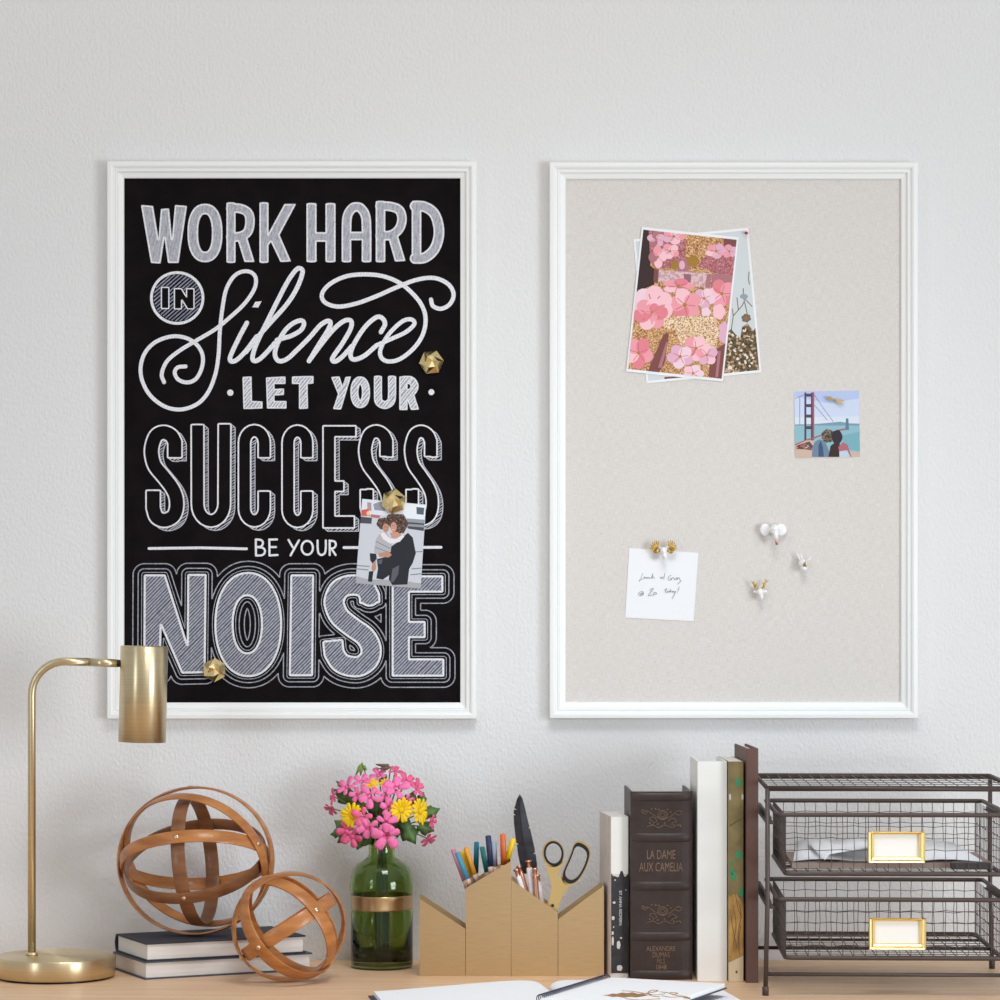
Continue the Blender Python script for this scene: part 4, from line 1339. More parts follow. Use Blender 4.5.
for nm, lb, bo, ls in lv:
    o = sprig(nm, lb, 'leaves', bo, [tip(l[0], l[1], l[6]) for l in ls], 'leaf sprigs in the green vase')
    for l in ls:
        leaf(o, l[0], l[1], l[2], l[3], l[4], l[5], l[6])
o = sprig('bud_sprig', 'green drooping buds standing out at the top left of the bouquet', 'flower buds', (-0.004, 0.008), [tip(335, 60, 0.006)])
for (X0, Y0, X1, Y1) in ((335, 75, 285, 160), (335, 75, 325, 165), (340, 78, 372, 125), (330, 70, 300, 140)):
    b = MB(); b.tube([tip(X0, Y0, 0.004) - o.location, tip(X0 * .6 + X1 * .4, Y0 * .6 + Y1 * .4, 0.0) - o.location, tip(X1, Y1, 0.002) - o.location], [0.0009, 0.0034, 0.0007], 8); b.build('bud', M_bud, o)
o = sprig('brown_leaf_sprig', 'brownish narrow leaves pointing left at the very top of the bouquet', 'leaves', (0.004, 0.009), [tip(565, 105, 0.006)])
leaf(o, 500, 75, 55, 22, (0.1, -0.8, 0.6), 3.05, 0.004, M_bract, False); leaf(o, 515, 100, 48, 20, (0.1, -0.8, 0.5), 3.3, 0.002, M_bract, False); leaf(o, 500, 185, 46, 26, (0, -0.8, 0.5), 4.0, 0.002, M_leaf, False)

# ------------------------------------------------------------------ pencil holder
yH = -0.222
dH = D + yH
H = dH / F
hx = lambda px: (px - 500) * H
hz = lambda py: ZC - (py - 615) * H - ZD
DEP = 0.078
hold = thing('desk_organizer', (hx(512), yH, ZD), 'brass pencil holder of four slant topped cups standing in a row', 'pencil holder')
cups = [(419.4, 465.4, 898.6, 928.8), (465.8, 511.0, 888.0, 861.2), (511.4, 557.8, 879.8, 912.2), (558.2, 604.0, 919.2, 885.5)]
t = 0.0013
for (xa, xb, ya, yb_) in cups:
    X0, X1, Z0, Z1 = hx(xa) - hx(512), hx(xb) - hx(512), hz(ya), hz(yb_)
    b = MB()
    g = (X1 - X0)
    zi = lambda x: Z0 + (Z1 - Z0) * (x - X0) / g
    b.prism([(X0, 0), (X1, 0), (X1, Z1), (X0, Z0)], 0, t)
    b.prism([(X0, 0), (X1, 0), (X1, Z1), (X0, Z0)], DEP - t, DEP)
    b.prism([(X0, 0), (X0 + t, 0), (X0 + t, zi(X0 + t)), (X0, Z0)], t, DEP - t)
    b.prism([(X1 - t, 0), (X1, 0), (X1, Z1), (X1 - t, zi(X1 - t))], t, DEP - t)
    b.box(X0 + t, X1 - t, t, DEP - t, 0, 0.002)
    b.build('cup', M_cupbrass, hold, fix=False)

pz8 = lambda X, Yq: (440 + X / 6.25, 780 + Yq / 6.25)
M_band = mat('pale_wood_grip', (214, 180, 158), 0.5)


def marker(top, low, Y, rgb, label, r=0.0042, n=0):
    """stick marker: leans along the line from its top to the point where it enters the cup, foot on the cup floor"""
    nm = label.split()[0]
    m = MATS.get('marker_' + nm) or mat('marker_' + nm, rgb, 0.4)
    a, c = pz8(*top), pz8(*low)
    pa, pc = at(a[0], a[1], Y), at(c[0], c[1], Y)
    foot = pa + (pc - pa) * ((pa.z - (ZD + 0.004)) / (pa.z - pc.z))
    o = thing('marker_pen', foot, label, 'marker', group='markers in the tallest brass cup')
    ax = (pa - foot); L = ax.length; ax.normalize()
    M = ax.to_track_quat('Z', 'Y').to_matrix().to_4x4()
    lc = (pa - pc).length
    b = MB(); b.lathe([(0, L), (r * 0.75, L - 0.0004), (r, L - 0.0016), (r, L - lc), (0, L - lc)], 18, M=M); b.build('cap', m, o)
    b = MB(); b.lathe([(0, L - lc), (r * 0.98, L - lc), (r * 0.98, L - lc - 0.012), (0, L - lc - 0.012)], 18, M=M); b.build('grip_band', M_band, o)
    b = MB(); b.lathe([(0, L - lc - 0.012), (r * 0.9, L - lc - 0.012), (r * 0.9, 0.0), (0, 0.0)], 18, M=M); b.build('barrel', m, o)


yi = yH + 0.012
marker((80, 430), (153, 628), yi + 0.040, (216, 138, 160), 'pink marker leaning leftmost in the tallest brass cup')
marker((105, 450), (172, 618), yi + 0.004, (64, 148, 178), 'sky blue marker leaning left in front of the pink one')
marker((135, 440), (196, 606), yi + 0.027, (240, 190, 40), 'lemon yellow marker between the blue and amber ones, mostly hidden')
marker((160, 420), (215, 590), yi + 0.014, (226, 152, 42), 'amber marker leaning left next to the blue one')
marker((229, 385), (224, 580), yi + 0.044, (24, 112, 136), 'petrol blue marker standing upright left of the green one')
marker((262, 415), (293, 575), yi + 0.032, (34, 122, 122), 'teal green marker left of the navy one')
marker((301, 345), (317, 540), yi + 0.008, (42, 52, 82), 'navy marker standing tallest near the middle of the brass cup', r=0.0047)
marker((337, 380), (344, 540), yi + 0.030, (166, 176, 198), 'pale grey blue marker right of the navy one')
marker((393, 335), (398, 530), yi + 0.020, (222, 106, 48), 'orange marker standing upright at the right of the brass cup', r=0.0047)
marker((461, 365), (413, 515), yi + 0.036, (250, 206, 20), 'bright yellow marker leaning right at the cup edge', r=0.0047)

# black feather quill
M_feather = mat('black_feather', (40, 40, 46), 0.55, var=0.2, vscale=40, stretch=(1, 1, 4))
yF = yH + 0.045
ft = at(*pz8(498, 90), yF); fb = at(*pz8(590, 1218), yF); fb.z = ZD + 0.003
o = thing('feather_quill', fb, 'black feather quill standing tall in the third brass cup', 'quill')
left = [(498, 90), (483, 120), (470, 165), (465, 176), (483, 186), (463, 186), (461, 208), (485, 230), (461, 220), (463, 270), (470, 330), (476, 390), (512, 415), (480, 404), (490, 470), (505, 540), (524, 585)]
right = [(498, 90), (512, 112), (528, 165), (545, 240), (558, 292), (540, 318), (562, 302), (575, 360), (590, 425), (594, 450), (570, 474), (597, 462), (605, 520), (606, 548), (575, 590)]
rib = [(498, 90), (500, 200), (515, 330), (535, 460), (552, 588)]


def ribat(y):
    for (x0, y0), (x1, y1) in zip(rib, rib[1:]):
        if y <= y1:
            return x0 + (x1 - x0) * (y - y0) / (y1 - y0)
    return rib[-1][0]


b = MB()
for side in (left, right):
    vs, fs = [], []
    for (x, y) in side:
        e = at(*pz8(x, y), yF + 0.004) - fb
        r_ = at(*pz8(ribat(y), y), yF) - fb
        vs += [e, r_]
    for i in range(len(side) - 1):
        fs.append((2 * i, 2 * i + 1, 2 * i + 3, 2 * i + 2))
    b.add(vs, fs, 0, False)
f = b.build('vane', M_feather, o)
md = f.modifiers.new('thick', 'SOLIDIFY'); md.thickness = 0.0008
b = MB(); b.tube([at(*pz8(x, y), yF - 0.0006) - fb for x, y in rib] + [Vector((0, 0, 0))], [0.0005, 0.0008, 0.0011, 0.0013, 0.0015, 0.0016], 8); b.build('quill_shaft', M_feather, o)

# rose gold pens
M_penwhite = mat('white_marble_pen', (236, 232, 232), 0.25, rgb2=(214, 208, 210), vscale=90)


def rpen(top, low, Y, label, mbody, r=0.0042, tipm=None, clip=False):
    a, c = pz8(*top), pz8(*low)
    pa, pc = at(a[0], a[1], Y), at(c[0], c[1], Y)
    foot = pa + (pc - pa) * ((pa.z - (ZD + 0.004)) / (pa.z - pc.z))
    o = thing('ballpoint_pen', foot, label, 'pen', group='pens in the third brass cup')
    ax = pa - foot; L = ax.length; ax.normalize()
    M = ax.to_track_quat('Z', 'Y').to_matrix().to_4x4()
    b = MB(); b.lathe([(0, 0.0), (0.001, 0.0), (r, 0.018), (r, L - 0.013), (r * 0.8, L - 0.012), (0, L - 0.012)], 18, M=M); b.build('barrel', mbody, o)
    b = MB(); b.lathe([(r * 0.75, L - 0.0125), (r * 0.75, L - 0.004), (r * 1.1, L - 0.003), (r * 1.1, L - 0.0005), (0, L)], 18, M=M); b.build('push_button', M_rose, o)
    if clip:
        b = MB(); b.box(-0.0012, 0.0012, -r - 0.002, -r - 0.0012, L - 0.05, L - 0.016, M=M); b.box(-0.0012, 0.0012, -r - 0.002, -r * 0.7, L - 0.018, L - 0.015, M=M); b.build('pen_clip', M_rose, o)


rpen((474, 555), (508, 665), yH + 0.012, 'white pen at the left edge of the third brass cup', M_penwhite)
rpen((492, 535), (535, 680), yH + 0.030, 'rose gold pen behind the leftmost white pen', M_rose)
rpen((552, 500), (572, 690), yH + 0.022, 'white pen with rose gold button standing in front of the feather', M_penwhite, r=0.0046)
rpen((592, 548), (604, 720), yH + 0.012, 'rose gold pen right of the feather with a wide button', M_rose, r=0.0044)
rpen((608, 590), (635, 765), yH + 0.030, 'white pen nearest to the scissors', M_penwhite)

# scissors
M_scis = mat('gold_scissor_metal', (232, 198, 134), 0.42, 1.0)
yS2 = yH + 0.010
sb = at(*pz8(700, 1215), yS2); sb.z = ZD + 0.004
o = thing('scissors', sb, 'gold scissors with black lined handles standing in the third brass cup', 'scissors')
sl = lambda x, y: ((lambda w: (w.x - sb.x, w.z - sb.z))(at(*pz8(x, y), yS2)))


def ringplate(outer, inner, y0, y1, extra=None):
    b = MB()
    n = len(outer)
    vs = [(x, y, z) for y in (y0, y1) for pl in (outer, inner) for x, z in pl]
    fs = []
    for i in range(n):
        j = (i + 1) % n
        fs += [(i, j, n + j, n + i), (2 * n + i, 3 * n + i, 3 * n + j, 2 * n + j), (i, 2 * n + i, 2 * n + j, j), (n + i, n + j, 3 * n + j, 3 * n + i)]
    b.add(vs, fs)
    return b


def rot_ell(cx, cy, rx, ry, a, n=36, p=1.0):
    return [(cx + x * math.cos(a) - y * math.sin(a), cy + x * math.sin(a) + y * math.cos(a)) for x, y in ell(0, 0, rx, ry, n, p)]


# left-loop half
lo, li = rot_ell(708, 458, 70, 85, -0.1), rot_ell(710, 458, 58, 73, -0.1)
b = ringplate([sl(*p_) for p_ in lo], [sl(*p_) for p_ in li], -0.0015, 0.0015)
b.prism([sl(*p_) for p_ in [(648, 500), (662, 530), (700, 536), (745, 525), (768, 500), (772, 520), (745, 560), (738, 600), (748, 640), (775, 660), (772, 690), (730, 800), (745, 900), (728, 1120), (712, 1210), (690, 1215), (672, 1000), (665, 850), (668, 790), (690, 720), (698, 660), (688, 620), (670, 580)]], -0.0015, 0.0015)
b.build('blade', M_scis, o)
ro_o = cr([(858, 382), (895, 390), (930, 420), (940, 462), (925, 520), (898, 580), (862, 632), (828, 655), (795, 655), (768, 630), (762, 595), (775, 555), (800, 500), (822, 445), (836, 405)], 3, True)
ctr = (852, 522)
shr = lambda pl, k: [(ctr[0] + (x - ctr[0]) * k, ctr[1] + (y - ctr[1]) * k) for x, y in pl]
b = ringplate([sl(*p_) for p_ in shr(ro_o, 1.02)], [sl(*p_) for p_ in shr(ro_o, 0.88)], 0.0018, 0.0045)
b.prism([sl(*p_) for p_ in [(770, 612), (778, 640), (800, 662), (812, 664), (770, 720), (735, 815), (700, 880), (668, 1100), (690, 1200), (705, 1120), (725, 900), (715, 830), (668, 790), (672, 770), (700, 720), (730, 640), (752, 600)]], 0.0018, 0.0045)
b.build('blade', M_scis, o)
b = ringplate([sl(*p_) for p_ in rot_ell(710, 458, 62, 77, -0.1)], [sl(*p_) for p_ in rot_ell(710, 458, 49, 63, -0.1)], -0.0035, 0.0035); b.build('handle_lining', M_black, o)
b = ringplate([sl(*p_) for p_ in shr(ro_o, 0.93)], [sl(*p_) for p_ in shr(ro_o, 0.76)], -0.0004, 0.0068); b.build('handle_lining', M_black, o)
c_ = sl(704, 783)
b = MB(); b.lathe([(0.0024, -0.001), (0.0024, 0.0015), (0, 0.002)], 14, M=Matrix.Translation((c_[0], -0.0015, c_[1])) @ Matrix.Rotation(PI / 2, 4, 'X')); b.build('pivot_screw', M_black, o)


# ------------------------------------------------------------------ standing books
def text_mesh(s, size, loc, parent, m, rot=(PI / 2, 0, 0), sx=1.0, name='lettering', align='CENTER'):
    cu = bpy.data.curves.new('lettering_curve', 'FONT')
    cu.body = s; cu.size = size; cu.align_x = align; cu.align_y = 'CENTER'; cu.extrude = 0.0001
    tmp = bpy.data.objects.new('lettering_tmp', cu)
    COL.objects.link(tmp)
    bpy.context.view_layer.update()
    me = bpy.data.meshes.new_from_object(tmp.evaluated_get(bpy.context.evaluated_depsgraph_get()))
    bpy.data.objects.remove(tmp); bpy.data.curves.remove(cu)
    R_ = Matrix.Translation(loc) @ (Matrix.Rotation(rot[2], 4, 'Z') @ Matrix.Rotation(rot[0], 4, 'X') @ Matrix.Rotation(rot[1], 4, 'Z')) @ Matrix.Diagonal((sx, 1, 1, 1))
    me.transform(R_)
    me.materials.clear(); me.materials.append(m)
    o = bpy.data.objects.new(name, me)
    COL.objects.link(o); o.parent = parent
    return o


def standing_book(name, x0, x1, ytop, ybase, dep, rz, mcov, label, bulge=0.002, recess=0.004, mpage=None, tb=0.0024):
    Y = on_desk(ybase)
    k = (D + Y) / F
    w = (x1 - x0) * k
    h = (ybase - ytop) * k
    o = thing(name, ((x0 + x1) / 2 * k - 500 * k, Y, ZD), label, 'book', rz, 'books standing in a row')
    n = 12
    out = [(-w / 2 + w * i / n, -bulge * (1 - abs(2 * i / n - 1) ** 4) + bulge) for i in range(n + 1)]
    out2 = [(x, y + tb) for x, y in out[::-1]]
    poly = out + out2
    m = len(poly)
    vs = [(x, y, z) for z in (0, h) for x, y in poly]
    fs = [(i, (i + 1) % m, (i + 1) % m + m, i + m) for i in range(m)]
    fs += [(i, m - 1 - i, m - 2 - i, i + 1) for i in range(n)] + [(m + i, m + i + 1, 2 * m - 2 - i, 2 * m - 1 - i) for i in range(n)]
    b = MB(); b.add(vs, fs)
    b.box(-w / 2, -w / 2 + tb, bulge + 0.0005, dep, 0, h); b.box(w / 2 - tb, w / 2, bulge + 0.0005, dep, 0, h)
    c = b.build('cover', mcov, o)
    b = MB(); b.box(-w / 2 + tb, w / 2 - tb, bulge + tb, dep - 0.004, 0.003, h - recess); b.build('page_block', mpage or M_pages, o)
    return o, w, h, k


M_cream = mat('cream_paper_cover', (232, 228, 220), 0.6, spec=0.3)
M_photo_cov = mat('pale_photo_cover', (214, 204, 196), 0.55, var=0.08, vscale=40)
M_bookwhite = mat('white_cloth_cover', (236, 234, 228), 0.65)
M_leather = mat('dark_brown_leather', (58, 45, 41), 0.42, var=0.12, vscale=50, bump=0.0004, bscale=500, spec=0.45)
M_brown = mat('brown_cloth', (98, 70, 60), 0.6, var=0.05, vscale=60)
M_foil = mat('worn_gold_foil', (132, 106, 84), 0.5, 0.3, var=0.2, vscale=300)

# small white book with a dark photo spine
o, w, h, k = standing_book('paperback_book', 610.6, 628.4, 816.5, 978.5, 0.125, math.radians(6.0), M_photo_cov, 'small paperback with white upper spine over dark photo print, beside the brass holder', 0.0006, 0.0004, tb=0.0008)
spz = lambda py: (978.5 - py) * k
b = MB(); b.box(-w / 2 + 0.0006, w / 2 - 0.0002, -0.0003, 0.0002, spz(874), h - 0.0006); b.build('spine_panel', M_cream, o)
b = MB()
rag = [(-w / 2 + 0.0007, spz(973)), (w / 2 - 0.0003, spz(973))]
xs_ = [w / 2 - 0.0003 - (w - 0.001) * i / 9 for i in range(10)]
top = [(x, spz(874 + random.choice((-3, -1, 0, 2, 3)))) for x in xs_]
b.prism(rag + top, -0.0006, 0.0002)
for (px, py, rx, ry) in ((614, 902.5, 1.6, 1.3), (613, 918, 1.6, 2.2), (612.5, 933, 1.2, 2), (612.6, 941, 1.2, 5), (618.5, 945, 2.0, 4.5), (619.5, 968, 3.0, 3.2), (621, 938, 1.2, 1.0), (613.5, 927, .7, 1), (615, 880, .8, .8), (626, 890, .8, .6)):
    b.flat([((px - 619.5 + rx * math.cos(a)) * k, spz(py - ry * math.sin(a))) for a in [2 * PI * i / 9 + 0.3 * math.sin(3 * i) for i in range(9)]], -0.0008, 1)
b.build('spine_picture', [mat('dark_photo_print', (52, 50, 50), 0.5, rgb2=(34, 33, 35), vscale=70), mat('pale_photo_print', (206, 198, 192), 0.5)], o)
text_mesh('BY ANNA REDFERN', 0.0062, (0.0012, -0.0009, spz(908)), o, mat('white_print', (216, 214, 212), 0.6), rot=(PI / 2, -PI / 2, 0), sx=1.0)
o, w, h, k = standing_book('leather_book', 630.6, 692.6, 791.5, 980, 0.165, math.radians(1.0), M_leather, 'thick dark brown leather book with gold lettering and raised spine bands', 0.0035, 0.016, tb=0.003)
z_ = lambda py: (980 - py) * k
bl = 0.0035
for (ya, yb_) in ((792.5, 801), (833, 842), (881.5, 890.5), (932, 941), (970.5, 979)):
    b = MB(); n = 12
    ys = [(-w / 2 + 0.0015 + (w - 0.003) * i / n, bl - bl * (1 - abs(2 * i / n - 1) ** 4) - 0.0003) for i in range(n + 1)]
    vs, fs = [], []
    zz = [z_(yb_), z_(yb_) + 0.0015, z_((ya + yb_) / 2), z_(ya) - 0.0015, z_(ya)]
    pr = [0, 0.0016, 0.0024, 0.0016, 0]
    for zq, pq in zip(zz, pr):
        vs += [(x, y - pq * (1 - abs(2 * i / n - 1) ** 6), zq) for i, (x, y) in enumerate(ys)]
    for r_ in range(4):
        for i in range(n):
            fs.append((r_ * (n + 1) + i, r_ * (n + 1) + i + 1, (r_ + 1) * (n + 1) + i + 1, (r_ + 1) * (n + 1) + i))
    b.add(vs, fs, 0, True); b.build('spine_band', M_leather, o, fix=False)
yt = -0.0007
for s_, py, sz, sx in (('LA DAME', 855.0, 0.0200, 0.55), ('AUX CAMELIA', 867.5, 0.0200, 0.53), ('ALEXANDRE', 948.8, 0.0112, 0.72), ('DUMAS', 955.0, 0.0112, 0.72), ('FILS', 961.2, 0.0112, 0.72), ('1848', 967.3, 0.0112, 0.8)):
    text_mesh(s_, sz, (-0.001, yt, z_(py)), o, M_foil, sx=sx)
for cy in (818, 914):
    b = MB()
    L = lambda x, y: Vector(((x - 660) * k, yt, z_(cy + y)))
    S_ = lambda pts, r=0.00055: b.tube([L(*p_) for p_ in cr(pts, 4)], r, 5)
    S_([(641, -6), (646, -7), (652, -3), (660, 1), (668, -1), (676, -7), (680, -6), (678, -3), (674, -4)])
    S_([(643, -7), (641, -8.5), (640, -6), (643, -4.5), (646, -6)])
    S_([(645, 9), (651, 7), (657, 9.5), (663, 7), (670, 9.5), (676, 7), (680, 9), (678, 6.5)])
    S_([(652, 4), (648, 1), (652, -1), (655, 3), (652, 5), (650, 8)])
    S_([(666, 3), (671, 0), (675, 3), (671, 5), (668, 8)])
    for r_ in (1.8, 3.4, 4.6):
        b.tube([L(660 + r_ * math.cos(a) * 1.1 + 1, -3 + r_ * math.sin(a)) for a in [2 * PI * i / 14 for i in range(14)]], 0.0005, 5, closed=True)
    for (x, y) in ((650, -9), (654, -9), (657, -8.5), (666, -8.5), (669, -6), (648, 5), (663, 5), (656, 6), (672, 7)):
        b.ellipsoid(L(x, y), 0.0014, 0.0005, 0.0011, nu=8, nv=5)
    b.build('gold_ornament', M_foil, o)
# tall white book
standing_book('white_hardback_book', 697.6, 727.0, 761.5, 981, 0.185, 0.0, M_bookwhite, 'tall plain white hardback book right of the leather one', 0.0008, 0.022)
# patterned book
M_olive = mat('olive_marbled_spine', (140, 122, 78), 0.5, rgb2=(112, 98, 62), vscale=30)
o, w, h, k = standing_book('patterned_book', 728.6, 743.4, 761.5, 982, 0.17, math.radians(1.0), M_olive, 'slim book with olive and ochre patterned spine and green patches', 0.0004, 0.0006, tb=0.0008)
z_ = lambda py: (982 - py) * k
M_ochre = mat('ochre_marbled', (196, 152, 78), 0.5, rgb2=(140, 100, 52), vscale=26, stretch=(3, 3, 1))
b = MB(); b.prism([(-w / 2, z_(962)), (w / 2, z_(955)), (w / 2, z_(905)), (0, z_(893)), (-w / 2, z_(897))], -0.0004, 0.0003); b.build('spine_picture', M_ochre, o)
b = MB(); b.prism([(-w / 2, 0.0005), (w / 2, 0.0005), (w / 2, z_(955.5)), (-w / 2, z_(962.5))], -0.0004, 0.0003); b.build('spine_picture', mat('cream_print', (206, 186, 152), 0.55), o)
b = MB()
for (px, py, rx, ry) in ((738.5, 782, 2.8, 4.2), (739, 855, 3.0, 4.4), (731.5, 871, 1.6, 4), (733.5, 876, 2.8, 4.2), (741, 892, 1.8, 4.5), (732, 863, 1.5, 1.5)):
    b.flat([((px - 736 + rx * math.copysign(abs(math.cos(a)) ** .5, math.cos(a))) * k, z_(py - ry * math.copysign(abs(math.sin(a)) ** .5, math.sin(a)))) for a in [2 * PI * i / 12 for i in range(12)]], -0.0006)
b.build('spine_picture', mat('green_print', (52, 142, 92), 0.5), o)
b = MB(); b.flat([((729.5 - 736) * k, z_(826.5)), ((743 - 736) * k, z_(818)), ((743 - 736) * k, z_(817.2)), ((729.5 - 736) * k, z_(825.4))], -0.0006)
for (px, py) in ((730, 797), (742.4, 797)):
    b.flat([((px - 736 + 1.1 * math.cos(a)) * k, z_(py - 3.5 * math.sin(a))) for a in [2 * PI * i / 10 for i in range(10)]], -0.0006, 1)
for (pts) in ([(733, 905), (736, 925), (733, 945)], [(738, 900), (741, 915), (738, 935), (740, 950)], [(731, 915), (733, 930), (737, 948)], [(741, 925), (738, 945), (740, 955)], [(735, 893), (738, 908), (742, 918)]):
    c_ = cr(pts, 5)
    for (x0, y0), (x1, y1) in zip(c_, c_[1:]):
        b.flat([((x0 - 736.3) * k, z_(y0)), ((x0 - 735.7) * k, z_(y0)), ((x1 - 735.7) * k, z_(y1)), ((x1 - 736.3) * k, z_(y1))], -0.0007)
b.flat([((736 + 1.2 * math.cos(a) + 0.5 - 736) * k, z_(972 - 1.6 * math.sin(a))) for a in [2 * PI * i / 8 for i in range(8)]], -0.0007)
b.build('spine_picture', [mat('brown_line_print', (92, 72, 48), 0.5), mat('pale_print', (198, 192, 186), 0.5)], o)
# brown book
standing_book('brown_hardback_book', 746.4, 758.4, 748.4, 983, 0.17, math.radians(1.6), M_brown, 'tallest slim brown hardback book next to the wire drawers', 0.0006, 0.004)

# ------------------------------------------------------------------ wire drawer organizer
yR = -0.453
dR = D + yR
kR = dR / F
rx0 = (767.5 - 500) * kR
RW, RD, RH = 0.376, 0.345, (995.5 - 788.5) * kR
rack = thing('wire_drawer_unit', (rx0, yR, ZD), 'bronze wire mesh desk unit with two pull out drawers at the right', 'drawer unit', math.radians(-2.2))
zr = lambda py: (995.5 - py) * kR
rt = 0.0042
legs = [(0, 0), (RW, 0), (0, RD), (RW, RD)]
for i, (x, y) in enumerate(legs):
    b = MB(); b.tube([(x - 0.003 if x == 0 else x + 0.003, y, 0.010), (x, y, RH * 0.45), (x, y, RH)], 0.0036, 10); lg = b.build('leg', M_wire, rack)
    b = MB(); b.lathe([(0, 0), (0.0048, 0), (0.0050, 0.012), (0.0036, 0.014), (0, 0.014)], 14, M=Matrix.Translation((x - 0.003 if x == 0 else x + 0.003, y, 0)))
    f = b.build('foot', M_wire, lg)
b = MB()
b.tube([(0, 0, RH), (RW, 0, RH), (RW, RD, RH), (0, RD, RH)], rt, 10, closed=True)
b.build('top_frame', M_wire, rack)
for y in (0.0, RD):
    b = MB(); b.tube([(-0.002, y, 0.032), (RW + 0.002, y, 0.032)], 0.003, 8); b.build('cross_rail', M_wire, rack)
zr1, zb1, zr2, zb2 = zr(814.5), zr(873.5), zr(899), zr(957.5)
for zz in (zr1, zr2):
    for x in (0.0045, RW - 0.0045):
        b = MB(); b.box(x - 0.002, x + 0.002, 0.004, RD - 0.004, zz - 0.014, zz - 0.004); b.box(x - 0.006, x + 0.006, 0.004, RD - 0.004, zz - 0.015, zz - 0.013)
        b.build('slide_rail', M_wire, rack)
dx0, dx1 = (785.5 - 500) * kR - rx0, RW - 0.026
dy0, dy1 = 0.0, RD - 0.015
rw = 0.00068


def wob(k, s):
    return 0.0011 * math.sin(k * 2.3 + s)


def mesh_xz(b, x0, x1, y, z0, z1, dirn='x', pitch=0.0172):
    """woven wire panel in the plane y (or x if dirn == 'y')"""
    P = (lambda u, v, w_: (u, y + w_, v)) if dirn == 'x' else (lambda u, v, w_: (y + w_, u, v))
    nu, nv = max(2, int(round((x1 - x0) / pitch))), max(2, int(round((z1 - z0) / pitch)))
    for i in range(1, nu):
        u = x0 + (x1 - x0) * i / nu
        b.tube([P(u + 0.0006 * math.sin(j * 1.9 + i * 2.7), z0 + (z1 - z0) * j / (nv * 1), 0) for j in range(nv + 1)], rw, 4, cap=False)
    for j in range(1, nv):
        v = z0 + (z1 - z0) * j / nv
        b.tube([P(x0 + (x1 - x0) * i / nu, v + wob(i, j * 1.7), 0.0007 * (-1) ** i) for i in range(nu + 1)], rw, 4, cap=False)


def mesh_xy(b, x0, x1, y0, y1, z, pitch=0.0172, cross=0.030):
    nu, nv = int(round((x1 - x0) / pitch)), int(round((y1 - y0) / cross))
    for i in range(1, nu):
        u = x0 + (x1 - x0) * i / nu
        b.tube([(u, y0, z), (u, (y0 + y1) / 2, z + 0.0006), (u, y1, z)], rw, 4, cap=False)
    for j in range(1, nv):
        v = y0 + (y1 - y0) * j / nv
        b.tube([(x0, v, z), (x1, v, z)], rw, 4, cap=False)


b = MB(); mesh_xy(b, 0, RW, 0, RD, RH + 0.001, cross=0.05); b.build('wire_mesh', M_wire, rack)
M_card = mat('cream_label_card', (240, 237, 230), 0.7)
for zt, zb_, lc in ((zr1, zb1, (895.5, 846.8)), (zr2, zb2, (896.5, 933.2))):
    b = MB()
    xb0, xb1 = dx0, dx1
    r0 = 0.010
    def rrect(x0, x1, y0, y1, z):
        pts = []
        for (cx, cy, a0) in ((x1 - r0, y1 - r0, 0), (x0 + r0, y1 - r0, PI / 2), (x0 + r0, y0 + r0, PI), (x1 - r0, y0 + r0, 1.5 * PI)):
            pts += [(cx + r0 * math.cos(a0 + PI / 2 * i / 5), cy + r0 * math.sin(a0 + PI / 2 * i / 5), z) for i in range(6)]
        return pts
    b.tube(rrect(xb0 - 0.012, xb1 + 0.012, dy0 - 0.004, dy1, zt), 0.0034, 10, closed=True)
    b.tube(rrect(xb0, xb1, dy0, dy1, zb_), 0.0036, 10, closed=True)
    for y in (dy0 + 0.12, dy0 + 0.24):
        b.tube([(xb0, y, zb_), (xb1, y, zb_)], 0.002, 8)
    for (x, y) in ((xb0, dy0), (xb1, dy0), (xb0, dy1), (xb1, dy1)):
        b.tube([(x, y + (0.003 if y == dy0 else -0.003), zb_), (x, y + (0.003 if y == dy0 else -0.003), zt)], 0.0009, 6)
    dr = b.build('drawer', M_wire, rack)
    b = MB()
    mesh_xz(b, xb0, xb1, dy0, zb_, zt); mesh_xz(b, xb0, xb1, dy1, zb_, zt)
    mesh_xz(b, dy0, dy1, xb0, zb_, zt, 'y'); mesh_xz(b, dy0, dy1, xb1, zb_, zt, 'y')
    mesh_xy(b, xb0, xb1, dy0, dy1, zb_ + 0.002)
    b.build('wire_mesh', M_wire, dr)
    cx, cz = (lc[0] - 500) * kR - rx0, zr(lc[1])
    hw, hh = 28.5 * kR, 15.8 * kR
    b = MB()
    e = 7.0 * kR
    yq = dy0 - 0.0035
    pr = [(0, 0), (0, -0.003), (0.0012, -0.005), (0.004, -0.0035), (0.006, -0.0055), (0.0085, -0.004), (0.0098, -0.002), (0.0098, 0.0005)]
    for (x0, x1, z0, z1, sides) in ((cx - hw, cx + hw, cz - hh, cz + hh, 'lrb'),):
        vs, fs = [], []
        for (s_, y) in pr:
            tp = s_ * 0.32 if False else s_
            vs += [(x0 + s_, yq + y, z0 + s_), (x1 - s_, yq + y, z0 + s_), (x1 - s_, yq + y, z1 - s_ * 0.45), (x0 + s_, yq + y, z1 - s_ * 0.45)]
        for i in range(len(pr) - 1):
            for j in range(4):
                fs.append((i * 4 + j, i * 4 + (j + 1) % 4, i * 4 + 4 + (j + 1) % 4, i * 4 + 4 + j))
        b.add(vs, fs)
    b.build('label_holder', M_gold_lab, dr)
    b = MB(); b.box(cx - hw + 0.006, cx + hw - 0.006, yq + 0.0002, yq + 0.0012, cz - hh + 0.006, cz + hh - 0.004); b.build('label_card', M_card, dr)

RM = Matrix.Translation(rack.location) @ Matrix.Rotation(math.radians(-2.2), 4, 'Z')


